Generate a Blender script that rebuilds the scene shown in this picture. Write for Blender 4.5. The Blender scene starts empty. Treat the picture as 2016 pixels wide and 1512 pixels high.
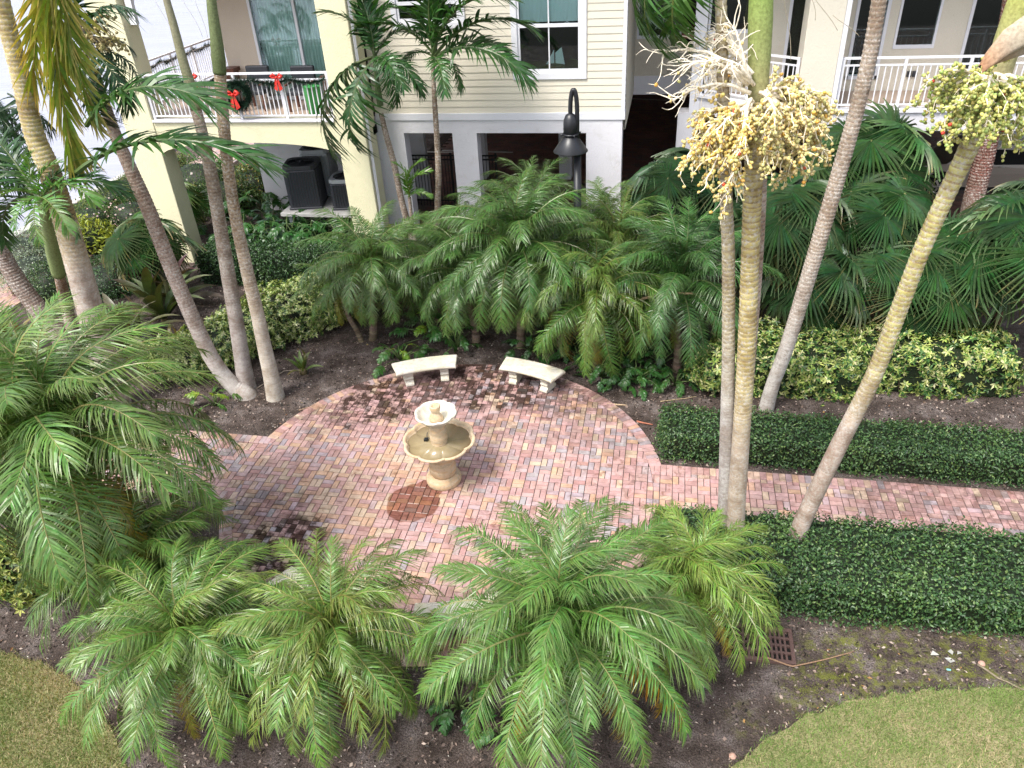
import bpy, math, random
import numpy as np
from math import sin, cos, pi, radians, atan2, sqrt
from mathutils import Vector, Matrix

random.seed(7)
rng = np.random.default_rng(11)
S = bpy.context.scene
COL = S.collection

# ---------------------------------------------------------------- camera
CAM = Vector((0, 0, 8.6))
TILT, ROLL, YAW = radians(33.25), radians(-3.49), radians(-12.4)
FPX, CX, CY = 1515.0, 1008.0, 756.0
_F = Vector((sin(YAW), cos(YAW), 0)); _R = Vector((cos(YAW), -sin(YAW), 0)); _Z = Vector((0, 0, 1))
FW = _F * cos(TILT) - _Z * sin(TILT); _U = _F * sin(TILT) + _Z * cos(TILT)
RT = _R * cos(ROLL) + _U * sin(ROLL); UP = _U * cos(ROLL) - _R * sin(ROLL)
cd = bpy.data.cameras.new('camera'); cam = bpy.data.objects.new('camera', cd); COL.objects.link(cam)
cd.sensor_width = 36.0; cd.lens = 36.0 * FPX / 2016.0; cd.clip_start = 0.1; cd.clip_end = 3000
m = Matrix((RT, UP, -FW)).transposed().to_4x4(); m.translation = CAM
cam.matrix_world = m
S.camera = cam

# ---------------------------------------------------------------- sky, sun, exposure
SUN_ELEV, SUN_AZ = radians(58), radians(215)      # azimuth clockwise from +Y: behind the viewer, to the left
W = bpy.data.worlds.new("World"); S.world = W; W.use_nodes = True
wn = W.node_tree.nodes; wl = W.node_tree.links
sky = wn.new('ShaderNodeTexSky'); sky.sky_type = 'NISHITA'; sky.sun_disc = False
sky.sun_elevation = SUN_ELEV; sky.sun_rotation = SUN_AZ
sky.air_density = 1.0; sky.dust_density = 3.0; sky.ozone_density = 1.0
whs = wn.new('ShaderNodeHueSaturation'); whs.inputs['Saturation'].default_value = 0.42
bg = wn['Background']; bg.inputs['Strength'].default_value = 0.15
wl.new(sky.outputs[0], whs.inputs['Color']); wl.new(whs.outputs[0], bg.inputs['Color'])
sd = bpy.data.lights.new('sun', 'SUN'); sd.energy = 1.7; sd.angle = radians(17); sd.color = (1.0, 0.95, 0.88)
sun = bpy.data.objects.new('sun', sd); COL.objects.link(sun)
sdir = Vector((sin(SUN_AZ) * cos(SUN_ELEV), cos(SUN_AZ) * cos(SUN_ELEV), sin(SUN_ELEV)))
sun.rotation_euler = sdir.to_track_quat('Z', 'Y').to_euler()
vs = S.view_settings
S.display_settings.display_device = 'sRGB'
vs.view_transform = 'Standard'; vs.look = 'None'; vs.gamma = 1.0; vs.use_curve_mapping = False
vs.exposure = 1.28
S.cycles.max_bounces = 6; S.cycles.transparent_max_bounces = 12
S.cycles.diffuse_bounces = 3; S.cycles.glossy_bounces = 3
S.cycles.use_denoising = True

# ---------------------------------------------------------------- pixel to place
def ray(x, y): return RT * ((x - CX) / FPX) - UP * ((y - CY) / FPX) + FW
def G(x, y, z=0.0):
    d = ray(x, y); return CAM + d * ((z - CAM.z) / d.z)
def AY(x, y, Y):
    d = ray(x, y); return CAM + d * (Y / d.y)
def PX(p):
    v = Vector(p) - CAM; z = v.dot(FW); return (CX + FPX * v.dot(RT) / z, CY - FPX * v.dot(UP) / z)
def DIST(p): return (Vector(p) - CAM).dot(FW)

# ---------------------------------------------------------------- objects
def tag(o, label=None, cat=None, group=None, kind=None):
    if label: o['label'] = label
    if cat: o['category'] = cat
    if group: o['group'] = group
    if kind: o['kind'] = kind
    return o
def empty(name, loc, label=None, cat=None, group=None, kind=None):
    o = bpy.data.objects.new(name, None); COL.objects.link(o); o.location = loc; o.empty_display_size = 0.1
    return tag(o, label, cat, group, kind)
def link(name, me, parent=None, loc=None, color=None):
    o = bpy.data.objects.new(name, me); COL.objects.link(o)
    if parent: o.parent = parent
    if loc is not None: o.location = loc
    if color is not None: o.color = (*color[:3], 1)
    return o

class MB:
    """collects shapes, then makes one mesh"""
    def __init__(s): s.v = []; s.f = []; s.c = []; s.sm = []
    def add(s, vs, fs, col=(1, 1, 1), smooth=False):
        o = len(s.v); s.v += [tuple(v) for v in vs]
        s.f += [tuple(o + i for i in f) for f in fs]; s.sm += [smooth] * len(fs)
        if isinstance(col, list): s.c += col
        else: s.c += [col] * len(vs)
        return s
    def box(s, a, b, col=(1, 1, 1)):
        x0, y0, z0 = [min(p, q) for p, q in zip(a, b)]; x1, y1, z1 = [max(p, q) for p, q in zip(a, b)]
        return s.add([(x0, y0, z0), (x1, y0, z0), (x1, y1, z0), (x0, y1, z0), (x0, y0, z1), (x1, y0, z1), (x1, y1, z1), (x0, y1, z1)],
                     [(3, 2, 1, 0), (4, 5, 6, 7), (0, 1, 5, 4), (1, 2, 6, 5), (2, 3, 7, 6), (3, 0, 4, 7)], col)
    def bar(s, p, q, w, h, col=(1, 1, 1), up=Vector((0, 0, 1))):
        p = Vector(p); q = Vector(q); d = (q - p).normalized()
        if abs(d.dot(up)) > .98: up = Vector((0, 1, 0))
        x = d.cross(up).normalized() * (w / 2); z = x.cross(d).normalized() * (h / 2)
        return s.add([p - x - z, p + x - z, p + x + z, p - x + z, q - x - z, q + x - z, q + x + z, q - x + z],
                     [(3, 2, 1, 0), (4, 5, 6, 7), (0, 1, 5, 4), (1, 2, 6, 5), (2, 3, 7, 6), (3, 0, 4, 7)], col)
    def prism(s, poly, z0, z1, col=(1, 1, 1)):
        n = len(poly)
        return s.add([(x, y, z0) for x, y in poly] + [(x, y, z1) for x, y in poly],
                     [tuple(range(n - 1, -1, -1)), tuple(range(n, 2 * n))] + [(i, (i + 1) % n, n + (i + 1) % n, n + i) for i in range(n)], col)
    def tube(s, pts, rad, n=8, col=(1, 1, 1), cap=True, smooth=True):
        pts = [Vector(p) for p in pts]; m = len(pts)
        if not isinstance(rad, (list, tuple, np.ndarray)): rad = [rad] * m
        vs = []; cs = []; ref = None
        for i in range(m):
            t = (pts[min(i + 1, m - 1)] - pts[max(i - 1, 0)]).normalized()
            if ref is None: ref = Vector((0, 1, 0)) if abs(t.y) < .9 else Vector((1, 0, 0))
            x = (ref - t * ref.dot(t)).normalized(); y = t.cross(x); ref = x
            for k in range(n):
                a = 2 * pi * k / n; vs.append(pts[i] + (x * cos(a) + y * sin(a)) * rad[i])
            cs += [col[i] if isinstance(col, list) else col] * n
        fs = [(i * n + k, i * n + (k + 1) % n, (i + 1) * n + (k + 1) % n, (i + 1) * n + k) for i in range(m - 1) for k in range(n)]
        if cap: fs += [tuple(range(n - 1, -1, -1)), tuple((m - 1) * n + k for k in range(n))]
        return s.add(vs, fs, cs, smooth)
    def lathe(s, prof, c=(0, 0, 0), n=48, scal=None, lobes=8, col=(1, 1, 1), smooth=True):
        """prof: (r, z) pairs from bottom up; scal: how far each ring is scalloped"""
        vs = []
        for i, (r, z) in enumerate(prof):
            for k in range(n):
                a = 2 * pi * k / n
                q = r * (1 - (scal[i] if scal else 0) * (1 - abs(cos(a * lobes / 2)) ** .55))
                vs.append((c[0] + q * cos(a), c[1] + q * sin(a), c[2] + z))
        m = len(prof)
        fs = [(i * n + k, i * n + (k + 1) % n, (i + 1) * n + (k + 1) % n, (i + 1) * n + k) for i in range(m - 1) for k in range(n)]
        fs += [tuple(range(n - 1, -1, -1)), tuple((m - 1) * n + k for k in range(n))]
        return s.add(vs, fs, col, smooth)
    def mesh(s, name, mat=None):
        me = bpy.data.meshes.new(name); me.from_pydata(s.v, [], s.f); 
        me.polygons.foreach_set('use_smooth', s.sm)
        at = me.color_attributes.new('Col', 'FLOAT_COLOR', 'POINT')
        at.data.foreach_set('color', np.c_[np.array(s.c, dtype=np.float32), np.ones(len(s.c), np.float32)].ravel())
        if mat: me.materials.append(mat)
        me.update(); return me
    def build(s, name, mat, parent=None, loc=None, bevel=0, color=None):
        """vertices are in world space; a child is moved into its parent's space"""
        o = link(name, s.mesh(name, mat), parent, loc, color)
        if parent and loc is None: o.location = -parent_loc(parent)
        if bevel:
            b = o.modifiers.new('bevel', 'BEVEL'); b.width = bevel; b.segments = 2; b.limit_method = 'ANGLE'
        return o
def parent_loc(p):
    v = Vector(p.location)
    while p.parent: p = p.parent; v = v + p.location
    return v
def mesh_np(name, V, F, C, mat, smooth=False):
    """numpy arrays: V (n,3), F (m,k), C (n,3)"""
    me = bpy.data.meshes.new(name); k = F.shape[1]
    me.vertices.add(len(V)); me.vertices.foreach_set('co', V.astype(np.float32).ravel())
    me.loops.add(F.size); me.loops.foreach_set('vertex_index', F.astype(np.int32).ravel())
    me.polygons.add(len(F)); me.polygons.foreach_set('loop_start', np.arange(0, F.size, k, dtype=np.int32))
    me.polygons.foreach_set('loop_total', np.full(len(F), k, np.int32))
    if smooth: me.polygons.foreach_set('use_smooth', np.ones(len(F), bool))
    me.update(calc_edges=True)
    at = me.color_attributes.new('Col', 'FLOAT_COLOR', 'POINT')
    at.data.foreach_set('color', np.c_[C, np.ones(len(C))].astype(np.float32).ravel())
    me.materials.append(mat); me.validate(); return me

# ---------------------------------------------------------------- materials
class Mat:
    def __init__(s, name, rough=.6, spec=.5):
        s.m = bpy.data.materials.new(name); s.m.use_nodes = True; s.t = s.m.node_tree; s.n = s.t.nodes; s.l = s.t.links
        s.b = s.n['Principled BSDF']; s.b.inputs['Roughness'].default_value = rough; s.b.inputs['Specular IOR Level'].default_value = spec
        s.out = s.n['Material Output']
    def coord(s, kind='Object'):
        return s.n.new('ShaderNodeTexCoord').outputs[kind]
    def pos(s): return s.n.new('ShaderNodeNewGeometry').outputs['Position']
    def noise(s, scale, detail=4, vec=None, rough=.55, dist=0):
        n = s.n.new('ShaderNodeTexNoise'); n.inputs['Scale'].default_value = scale; n.inputs['Detail'].default_value = detail
        n.inputs['Roughness'].default_value = rough; n.inputs['Distortion'].default_value = dist
        s.l.new(vec if vec is not None else s.pos(), n.inputs['Vector']); return n.outputs['Fac']
    def ramp(s, fac, stops):
        r = s.n.new('ShaderNodeValToRGB'); e = r.color_ramp.elements
        while len(e) < len(stops): e.new(.5)
        for el, (p, c) in zip(e, stops): el.position = p; el.color = (*(c if isinstance(c, tuple) else (c, c, c)), 1)
        s.l.new(fac, r.inputs[0]); return r.outputs[0]
    def mix(s, a, b, fac, mode='MIX'):
        n = s.n.new('ShaderNodeMix'); n.data_type = 'RGBA'; n.blend_type = mode
        for i, v in ((0, fac), (6, a), (7, b)):
            if isinstance(v, (int, float)): n.inputs[i].default_value = v
            elif isinstance(v, tuple): n.inputs[i].default_value = (*v, 1)
            else: s.l.new(v, n.inputs[i])
        return n.outputs[2]
    def math(s, op, a, b=0.0, clamp=False):
        n = s.n.new('ShaderNodeMath'); n.operation = op; n.use_clamp = clamp
        for i, v in enumerate((a, b)):
            if isinstance(v, (int, float)): n.inputs[i].default_value = v
            else: s.l.new(v, n.inputs[i])
        return n.outputs[0]
    def maprange(s, v, a, b, c=0., d=1.):
        n = s.n.new('ShaderNodeMapRange'); n.interpolation_type = 'SMOOTHSTEP'; s.l.new(v, n.inputs[0])
        for i, x in enumerate((a, b, c, d)): n.inputs[i + 1].default_value = x
        return n.outputs[0]
    def spots(s, lst, wob=.5):
        """patches on the ground: (x, y, radius, strength); edges broken up by noise"""
        p = s.pos(); nz = s.noise(2.2, 3, p); tot = None
        for (x, y, r, k) in lst:
            d = s.n.new('ShaderNodeVectorMath'); d.operation = 'DISTANCE'; s.l.new(p, d.inputs[0]); d.inputs[1].default_value = (x, y, 0)
            q = s.math('ADD', d.outputs['Value'], s.math('MULTIPLY', s.math('SUBTRACT', nz, .5), -wob * 2 * r))
            v = s.maprange(q, r * 1.1, r * .5, 0, k)
            tot = v if tot is None else s.math('MAXIMUM', tot, v)
        return tot
    def attr(s): 
        a = s.n.new('ShaderNodeAttribute'); a.attribute_name = 'Col'; return a.outputs['Color']
    def ocol(s):
        return s.n.new('ShaderNodeObjectInfo').outputs['Color']
    def orand(s):
        return s.n.new('ShaderNodeObjectInfo').outputs['Random']
    def tint(s): return s.mix(s.attr(), s.ocol(), 1.0, 'MULTIPLY')
    def color(s, c):
        if isinstance(c, tuple): s.b.inputs['Base Color'].default_value = (*c, 1)
        else: s.l.new(c, s.b.inputs['Base Color'])
        return s
    def rough(s, r): s.l.new(r, s.b.inputs['Roughness']); return s
    def bump(s, h, strength=.3, dist=.01):
        b = s.n.new('ShaderNodeBump'); b.inputs['Strength'].default_value = strength; b.inputs['Distance'].default_value = dist
        s.l.new(h, b.inputs['Height']); s.l.new(b.outputs[0], s.b.inputs['Normal']); return s
    def translucent(s, col, fac=.3):
        t = s.n.new('ShaderNodeBsdfTranslucent'); s.l.new(col, t.inputs['Color']); x = s.n.new('ShaderNodeMixShader')
        x.inputs[0].default_value = fac; s.l.new(s.b.outputs[0], x.inputs[1]); s.l.new(t.outputs[0], x.inputs[2]); s.l.new(x.outputs[0], s.out.inputs['Surface'])
        return s

def flat(name, c, rough=.6, spec=.5, metal=0, nz=.12, scale=9):
    M = Mat(name, rough, spec); f = M.noise(scale, 4)
    M.color(M.mix(tuple(x * (1 - nz) for x in c), tuple(min(1, x * (1 + nz)) for x in c), f)); M.b.inputs['Metallic'].default_value = metal
    return M.m
def leaf_mat(name, rough=.42, spec=.45, tr=.22):
    M = Mat(name, rough, spec); c = M.tint(); v = M.noise(14, 2)
    c = M.mix(c, M.mix(c, (.55, .5, .45), 1, 'MULTIPLY'), M.ramp(v, [(.35, 0.), (.75, .7)]))
    M.color(c); M.translucent(M.mix(c, (1.5, 1.6, .5), 1, 'MULTIPLY'), tr); return M.m
def stucco(name, c, dirt=.12, stain=(.5, .44, .34)):
    M = Mat(name, .85, .2); p = M.pos()
    v = M.noise(.9, 5, p); w = M.noise(60, 2, p)
    base = M.mix(tuple(x * .93 for x in c), c, v)
    M.color(M.mix(base, M.mix(base, stain, 1, 'MULTIPLY'), M.ramp(M.noise(1.7, 7, p, .7), [(.55, 0.), (.8, dirt)])))
    M.bump(M.math('ADD', w, M.math('MULTIPLY', M.noise(22, 3, p), 1.3)), .55, .012); return M.m

MT = {}
MT['leaf'] = leaf_mat('palm_leaf', .36, .55, .2)
MT['gloss'] = leaf_mat('glossy_leaf', .38, .45, .17)
MT['dull'] = leaf_mat('matt_leaf', .55, .3, .2)
MT['grass'] = leaf_mat('grass_blade', .6, .25, .25)
MT['yellow_stucco'] = stucco('pale_yellow_stucco', (.69, .655, .45), .3)
MT['white_stucco'] = stucco('white_stucco', (.66, .65, .675), .4)
MT['cream_stucco'] = stucco('cream_stucco', (.66, .61, .51), .25)
MT['tan_stucco'] = stucco('tan_stucco', (.52, .43, .32))
MT['white'] = flat('white_paint', (.70, .70, .735), .45, .4, nz=.04)
MT['siding'] = flat('cream_siding_paint', (.66, .61, .50), .5, .35, nz=.06, scale=2.5)
MT['black'] = flat('black_powder_coat', (.012, .013, .016), .38, .5, nz=.3, scale=40)
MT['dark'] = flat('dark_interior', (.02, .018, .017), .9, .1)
MT['grey'] = flat('grey_concrete', (.42, .41, .40), .85, .2, nz=.25, scale=6)
MT['brown_grate'] = flat('brown_iron', (.10, .058, .05), .6, .4, nz=.35, scale=30)
MT['ac_dark'] = flat('charcoal_metal', (.035, .038, .046), .4, .5, nz=.2, scale=12)
MT['ac_light'] = flat('light_grey_metal', (.33, .35, .37), .45, .5)
MT['red'] = flat('red_ribbon', (.55, .03, .02), .45, .4)
MT['green_bin'] = flat('green_plastic', (.05, .28, .08), .4, .5)
MT['wood'] = flat('dark_wood', (.11, .04, .025), .5, .4, nz=.3)
MT['car'] = flat('tan_car_paint', (.30, .25, .21), .25, .6, nz=.03)
MT['car_dark'] = flat('dark_blue_car_paint', (.01, .012, .02), .2, .6, nz=.03)
MT['rubber'] = flat('tyre_rubber', (.012, .012, .012), .8, .2)
MT['rim'] = flat('alloy_rim', (.45, .42, .38), .35, .5, metal=.8)
MT['whiterim'] = flat('pale_rim', (.6, .6, .62), .4, .5)
MT['floor_tile'] = flat('tan_floor_tile', (.40, .31, .25), .6, .3)
MT['curtain'] = flat('pale_curtain', (.66, .78, .72), .8, .2, nz=.05)
MT['shade'] = flat('pale_window_shade', (.72, .86, .86), .8, .2, nz=.04)
MT['straw'] = flat('dry_straw', (.33, .23, .14), .8, .2, nz=.3, scale=30)
MT['paint_line'] = flat('worn_line_paint', (.45, .42, .38), .8, .2, nz=.3)
M = Mat('generic_tinted', .6, .35); M.color(M.tint()); MT['tint'] = M.m
M = Mat('stem_tinted', .75, .25); c = M.tint(); M.color(M.mix(M.mix(c, (.6, .58, .55), 1, 'MULTIPLY'), c, M.ramp(M.noise(35, 4), [(.3, 0.), (.65, 1.)]))); MT['stem'] = M.m
M = Mat('fruit_skin', .4, .45); M.color(M.tint()); MT['fruit'] = M.m

M = Mat('window_glass', .03, .5)
gl = M.n.new('ShaderNodeBsdfGlossy'); gl.inputs['Roughness'].default_value = .03; gl.inputs['Color'].default_value = (.8, .9, .95, 1)
tr = M.n.new('ShaderNodeBsdfTransparent'); tr.inputs['Color'].default_value = (.90, .96, .95, 1)
fr = M.n.new('ShaderNodeFresnel'); fr.inputs['IOR'].default_value = 1.55; xs = M.n.new('ShaderNodeMixShader')
M.l.new(M.math('ADD', fr.outputs[0], .03), xs.inputs[0]); M.l.new(tr.outputs[0], xs.inputs[1]); M.l.new(gl.outputs[0], xs.inputs[2]); M.l.new(xs.outputs[0], M.out.inputs['Surface'])
MT['glass'] = M.m

# palm bark: ringed colour is on the mesh, lichen and streaks from noise
M = Mat('palm_bark', .8, .2); p = M.pos(); c = M.attr()
lich = M.ramp(M.noise(26, 6, p, .7), [(.47, 0.), (.62, .75)])
c2 = M.mix(c, (.52, .50, .46), lich); c2 = M.mix(c2, M.mix(c2, (.55, .48, .42), 1, 'MULTIPLY'), M.math('MAXIMUM', M.ramp(M.noise(3.2, 5, p, .65), [(.42, 0.), (.62, .85)]), M.ramp(M.noise(15, 6, p, .75), [(.52, 0.), (.66, .8)])))
M.color(c2); M.bump(M.noise(70, 5, p), .5, .008); MT['bark'] = M.m

# concrete of the benches and the cast stone of the fountain
M = Mat('pale_cast_concrete', .75, .25); p = M.pos()
c = M.mix((.54, .50, .42), (.66, .63, .57), M.noise(3, 4, p)); c = M.mix(c, (.55, .52, .30), M.ramp(M.noise(2.6, 6, p, .7), [(.46, 0.), (.66, .5)]))
M.color(M.mix(c, (.35, .30, .22), M.ramp(M.noise(9, 6, p, .7), [(.50, 0.), (.66, .6)]))); M.bump(M.noise(55, 4, p), .35, .006); MT['bench'] = M.m
M = Mat('sandstone_cast', .7, .25); p = M.pos()
mp = M.n.new('ShaderNodeMapping'); M.l.new(p, mp.inputs[0]); mp.inputs['Scale'].default_value = (1, 1, 7)
c = M.mix((.50, .375, .235), (.62, .51, .375), M.noise(3, 4, p)); c = M.mix(c, (.55, .33, .15), M.ramp(M.noise(3.5, 5, mp.outputs[0], .6), [(.46, 0.), (.66, .7)]))
M.color(M.mix(c, (.30, .25, .18), M.ramp(M.noise(14, 6, p, .7), [(.49, 0.), (.66, .65)]))); M.bump(M.noise(40, 5, p), .45, .008); MT['sand'] = M.m
M = Mat('murky_water', .06, .5); p = M.pos()
M.color(M.mix((.22, .17, .09), (.33, .27, .16), M.noise(7, 5, p))); M.bump(M.noise(9, 2, p), .05, .01); MT['murky'] = M.m

# paving bricks
MOLD = [(-3.25, 12.9, 1.45, 1.), (-4.2, 12.25, 1.0, .9), (-5.4, 11.9, 1.15, 1.), (-2.6, 12.5, .8, 1.), (-6.3, 11.2, .7, .55), (-1.9, 12.4, .9, .75), (-.9, 12.2, .8, .6), (-1.5, 11.6, .9, .4), (-.6, 11.1, .7, .35),
        (-5.6, 7.75, 1.05, 1.), (-5.1, 7.0, 1.0, 1.), (-5.9, 7.2, .9, 1.), (-6.2, 8.6, .8, .5), (-4.6, 6.6, .8, .8), (-2.0, 6.9, .9, .55), (-6.9, 9.5, .7, .3), (-8.0, 10.2, .7, .4),
        (4.2, 10.3, 1.2, .5), (5.6, 10.3, 1.0, .6), (2.2, 10.5, .6, .4), (-3.0, 11.3, .8, .45)]
def cell_hash(M, p):
    v = M.n.new('ShaderNodeVectorMath'); v.operation = 'MULTIPLY_ADD'; M.l.new(p, v.inputs[0]); v.inputs[1].default_value = (1 / .1025, 1 / .1025, 0); v.inputs[2].default_value = (-O2.x / .1025, -O2.y / .1025, 0)
    f = M.n.new('ShaderNodeVectorMath'); f.operation = 'FLOOR'; M.l.new(v.outputs[0], f.inputs[0]); h = M.n.new('ShaderNodeTexWhiteNoise'); M.l.new(f.outputs[0], h.inputs['Vector']); return h.outputs['Value']
O2 = G(980 + 1190 / 14.4, 800 + 522 / 14.4)
def brick_mat(name, stains=True):
    M = Mat(name, .5, .45); p = M.pos(); c = M.tint()
    v = M.noise(7, 4, p, .6); c = M.mix(c, M.mix(c, (.66, .62, .60), 1, 'MULTIPLY'), M.ramp(v, [(.42, 0.), (.68, .8)]))
    c = M.mix(c, M.mix(c, (1.2, 1.14, 1.06), 1, 'MULTIPLY'), M.ramp(M.noise(24, 3, p), [(.5, 0.), (.75, .7)]))
    if stains:
        bs = M.math('MULTIPLY', M.ramp(M.noise(8, 5, p, .6, .6), [(.54, 0.), (.66, 1.)]), M.ramp(M.noise(1.3, 3, p), [(.42, 0.15), (.6, 1.)]))
        c = M.mix(c, M.mix((.17, .085, .05), M.mix(c, (.55, .42, .35), 1, 'MULTIPLY'), .5), M.math('MULTIPLY', bs, .75))
        # dark mould, thickest in the damp corners of the circle
        k = M.math('MULTIPLY', M.spots(MOLD, .9), M.ramp(M.math('ADD', M.math('ADD', M.math('MULTIPLY', M.noise(3.4, 6, p, .66), .45), M.math('MULTIPLY', M.noise(13, 4, p, .65), .4)), M.math('MULTIPLY', cell_hash(M, p), .15)), [(.40, 0.), (.52, 1.)]), True)
        k = M.math('MAXIMUM', k, M.ramp(M.noise(3.1, 7, p, .72, 1.0), [(.58, 0.), (.70, .5)]))
        c = M.mix(c, M.mix((.016, .012, .010), M.mix(c, (.28, .24, .20), 1, 'MULTIPLY'), .25), M.math('MULTIPLY', k, .95))
        M.l.new(M.math('MULTIPLY', M.math('SUBTRACT', 1., k), .45), M.b.inputs['Specular IOR Level'])
        wet = M.spots([(-3.80, 9.05, .50, 1.), (-3.62, 9.42, .28, 1.)], .22)
        c = M.mix(c, M.mix(c, (.48, .33, .26), 1, 'MULTIPLY'), M.maprange(wet, .2, .35))
        r = M.math('ADD', M.math('MULTIPLY', M.noise(1.1, 4, p), .4), .18)
        M.rough(M.math('SUBTRACT', M.math('ADD', r, M.math('MULTIPLY', k, .6)), M.math('MULTIPLY', wet, .08)))
    M.color(c); M.bump(M.noise(90, 4, p), .35, .004); return M.m
MT['brick'] = brick_mat('paving_brick')
MT['garage_brick'] = brick_mat('garage_brick', False)
M = Mat('joint_sand', .9, .1); M.color(M.mix((.02, .016, .013), (.07, .055, .045), M.noise(8, 5))); MT['joint'] = M.m

# soil: mulch with shell bits, moss near the drain
M = Mat('mulch_soil', .95, .1); p = M.pos()
c = M.ramp(M.noise(2.0, 6, p, .65), [(.34, (.06, .045, .038)), (.52, (.15, .118, .105)), (.68, (.30, .255, .24))])
c = M.mix(c, (.035, .026, .022), M.ramp(M.noise(48, 5, p, .7), [(.42, 0.), (.6, .75)]))
c = M.mix(c, (.30, .26, .23), M.ramp(M.noise(85, 3, p), [(.66, 0.), (.74, .6)]))
ms = M.spots([(2.7, 6.85, .75, 1.), (3.4, 6.95, .8, .8), (4.4, 7.0, .9, .9), (2.1, 6.35, .5, .7), (5.3, 7.1, .8, .9), (1.3, 5.9, .3, .4)], .5)
c = M.mix(c, M.mix((.13, .16, .03), (.22, .22, .05), M.noise(30, 3, p)), M.math('MULTIPLY', ms, M.ramp(M.noise(7, 6, p, .75), [(.47, 0.), (.60, .85)])))
M.color(c); M.bump(M.math('ADD', M.noise(38, 6, p, .7), M.noise(9, 4, p)), 1.0, .05); MT['soil'] = M.m
M = Mat('lawn_thatch', .95, .1); p = M.pos()
c = M.mix((.17, .20, .075), (.31, .265, .15), M.ramp(M.noise(1.6, 5, p, .6), [(.38, 0.), (.66, 1.)])); M.color(M.mix(c, (.05, .06, .02), M.ramp(M.noise(60, 4, p), [(.45, 0.), (.65, .8)])))
M.bump(M.noise(60, 4, p), .8, .02); MT['thatch'] = M.m
M = Mat('river_water', .2, .3); p = M.pos()
mp = M.n.new('ShaderNodeMapping'); M.l.new(p, mp.inputs[0]); mp.inputs['Scale'].default_value = (.5, 1.6, 1); mp.inputs['Rotation'].default_value = (0, 0, .5)
M.color(M.mix((.25, .255, .33), (.36, .36, .43), M.noise(.5, 5, mp.outputs[0]))); M.bump(M.noise(1.6, 5, mp.outputs[0], .6), .35, .12); MT['river'] = M.m

# ---------------------------------------------------------------- ground, water, lawn
g = MB(); g.add([(-19.7, -12, 0), (400, -12, 0), (400, 400, 0), (-19.7, 400, 0)], [(0, 1, 2, 3)])
tag(g.build('ground', MT['soil']), kind='structure')
g = MB(); g.add([(-1500, -300, -.7), (-19.6, -300, -.7), (-19.6, 1500, -.7), (-1500, 1500, -.7)], [(0, 1, 2, 3)])
tag(g.build('river', MT['river']), kind='structure')
g = MB(); g.box((-20.05, -12, -1.2), (-19.7, 120, .12)); tag(g.build('seawall', MT['grey'], bevel=.03), kind='structure')

def lawn(pts, name):
    pp = [(p.x, p.y) for p in pts]
    b = MB(); b.add([(x, y, .012) for x, y in pp], [tuple(range(len(pp)))]); return tag(b.build(name, MT['thatch']), kind='structure'), pp
def inside(x, y, poly):
    c = np.zeros(len(x), bool); n = len(poly)
    for i in range(n):
        (xa, ya), (xb, yb) = poly[i], poly[(i + 1) % n]
        if ya == yb: continue
        k = ((ya > y) != (yb > y)) & (x < (xb - xa) * (y - ya) / (yb - ya) + xa); c ^= k
    return c
def wavy(pts, amp=.03, n=6):
    out = []
    for i in range(len(pts) - 1):
        for k in range(n):
            q = pts[i].lerp(pts[i + 1], k / n); out.append(q + Vector((random.uniform(-amp, amp), random.uniform(-amp, amp), 0)))
    return out + [pts[-1]]
e1 = wavy([G(-160, 1270), G(0, 1288), G(70, 1300), G(130, 1330), G(190, 1385), G(225, 1450), G(245, 1512), G(270, 1620)])
lawn_l, poly_l = lawn(e1 + [Vector((-5.3, 2.5, 0)), Vector((-11, 2.5, 0))], 'lawn')
e2 = wavy([G(1330, 1620), G(1400, 1560), G(1450, 1505), G(1500, 1462), G(1580, 1415), G(1680, 1378), G(1800, 1362), G(1900, 1360), G(2016, 1352), G(2200, 1335)])
lawn_r, poly_r = lawn(e2 + [Vector((7.5, 6.9, 0)), Vector((7.5, 2.5, 0)), Vector((.3, 2.5, 0))], 'lawn')

def fbm(x, y, s=1.0, seed=0):
    v = 0
    for k, (a, f) in enumerate(((1, 1.), (.6, 2.1), (.4, 4.3), (.25, 8.7))):
        v = v + a * np.sin(f * s * (x * cos(seed + k * 1.7) + y * sin(seed + k * 1.7)) + 3.1 * k + seed) * np.cos(f * s * (y * cos(seed * 2 + k) - x * sin(seed * 2 + k)) + k * 1.3)
    return v / 2.25

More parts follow.
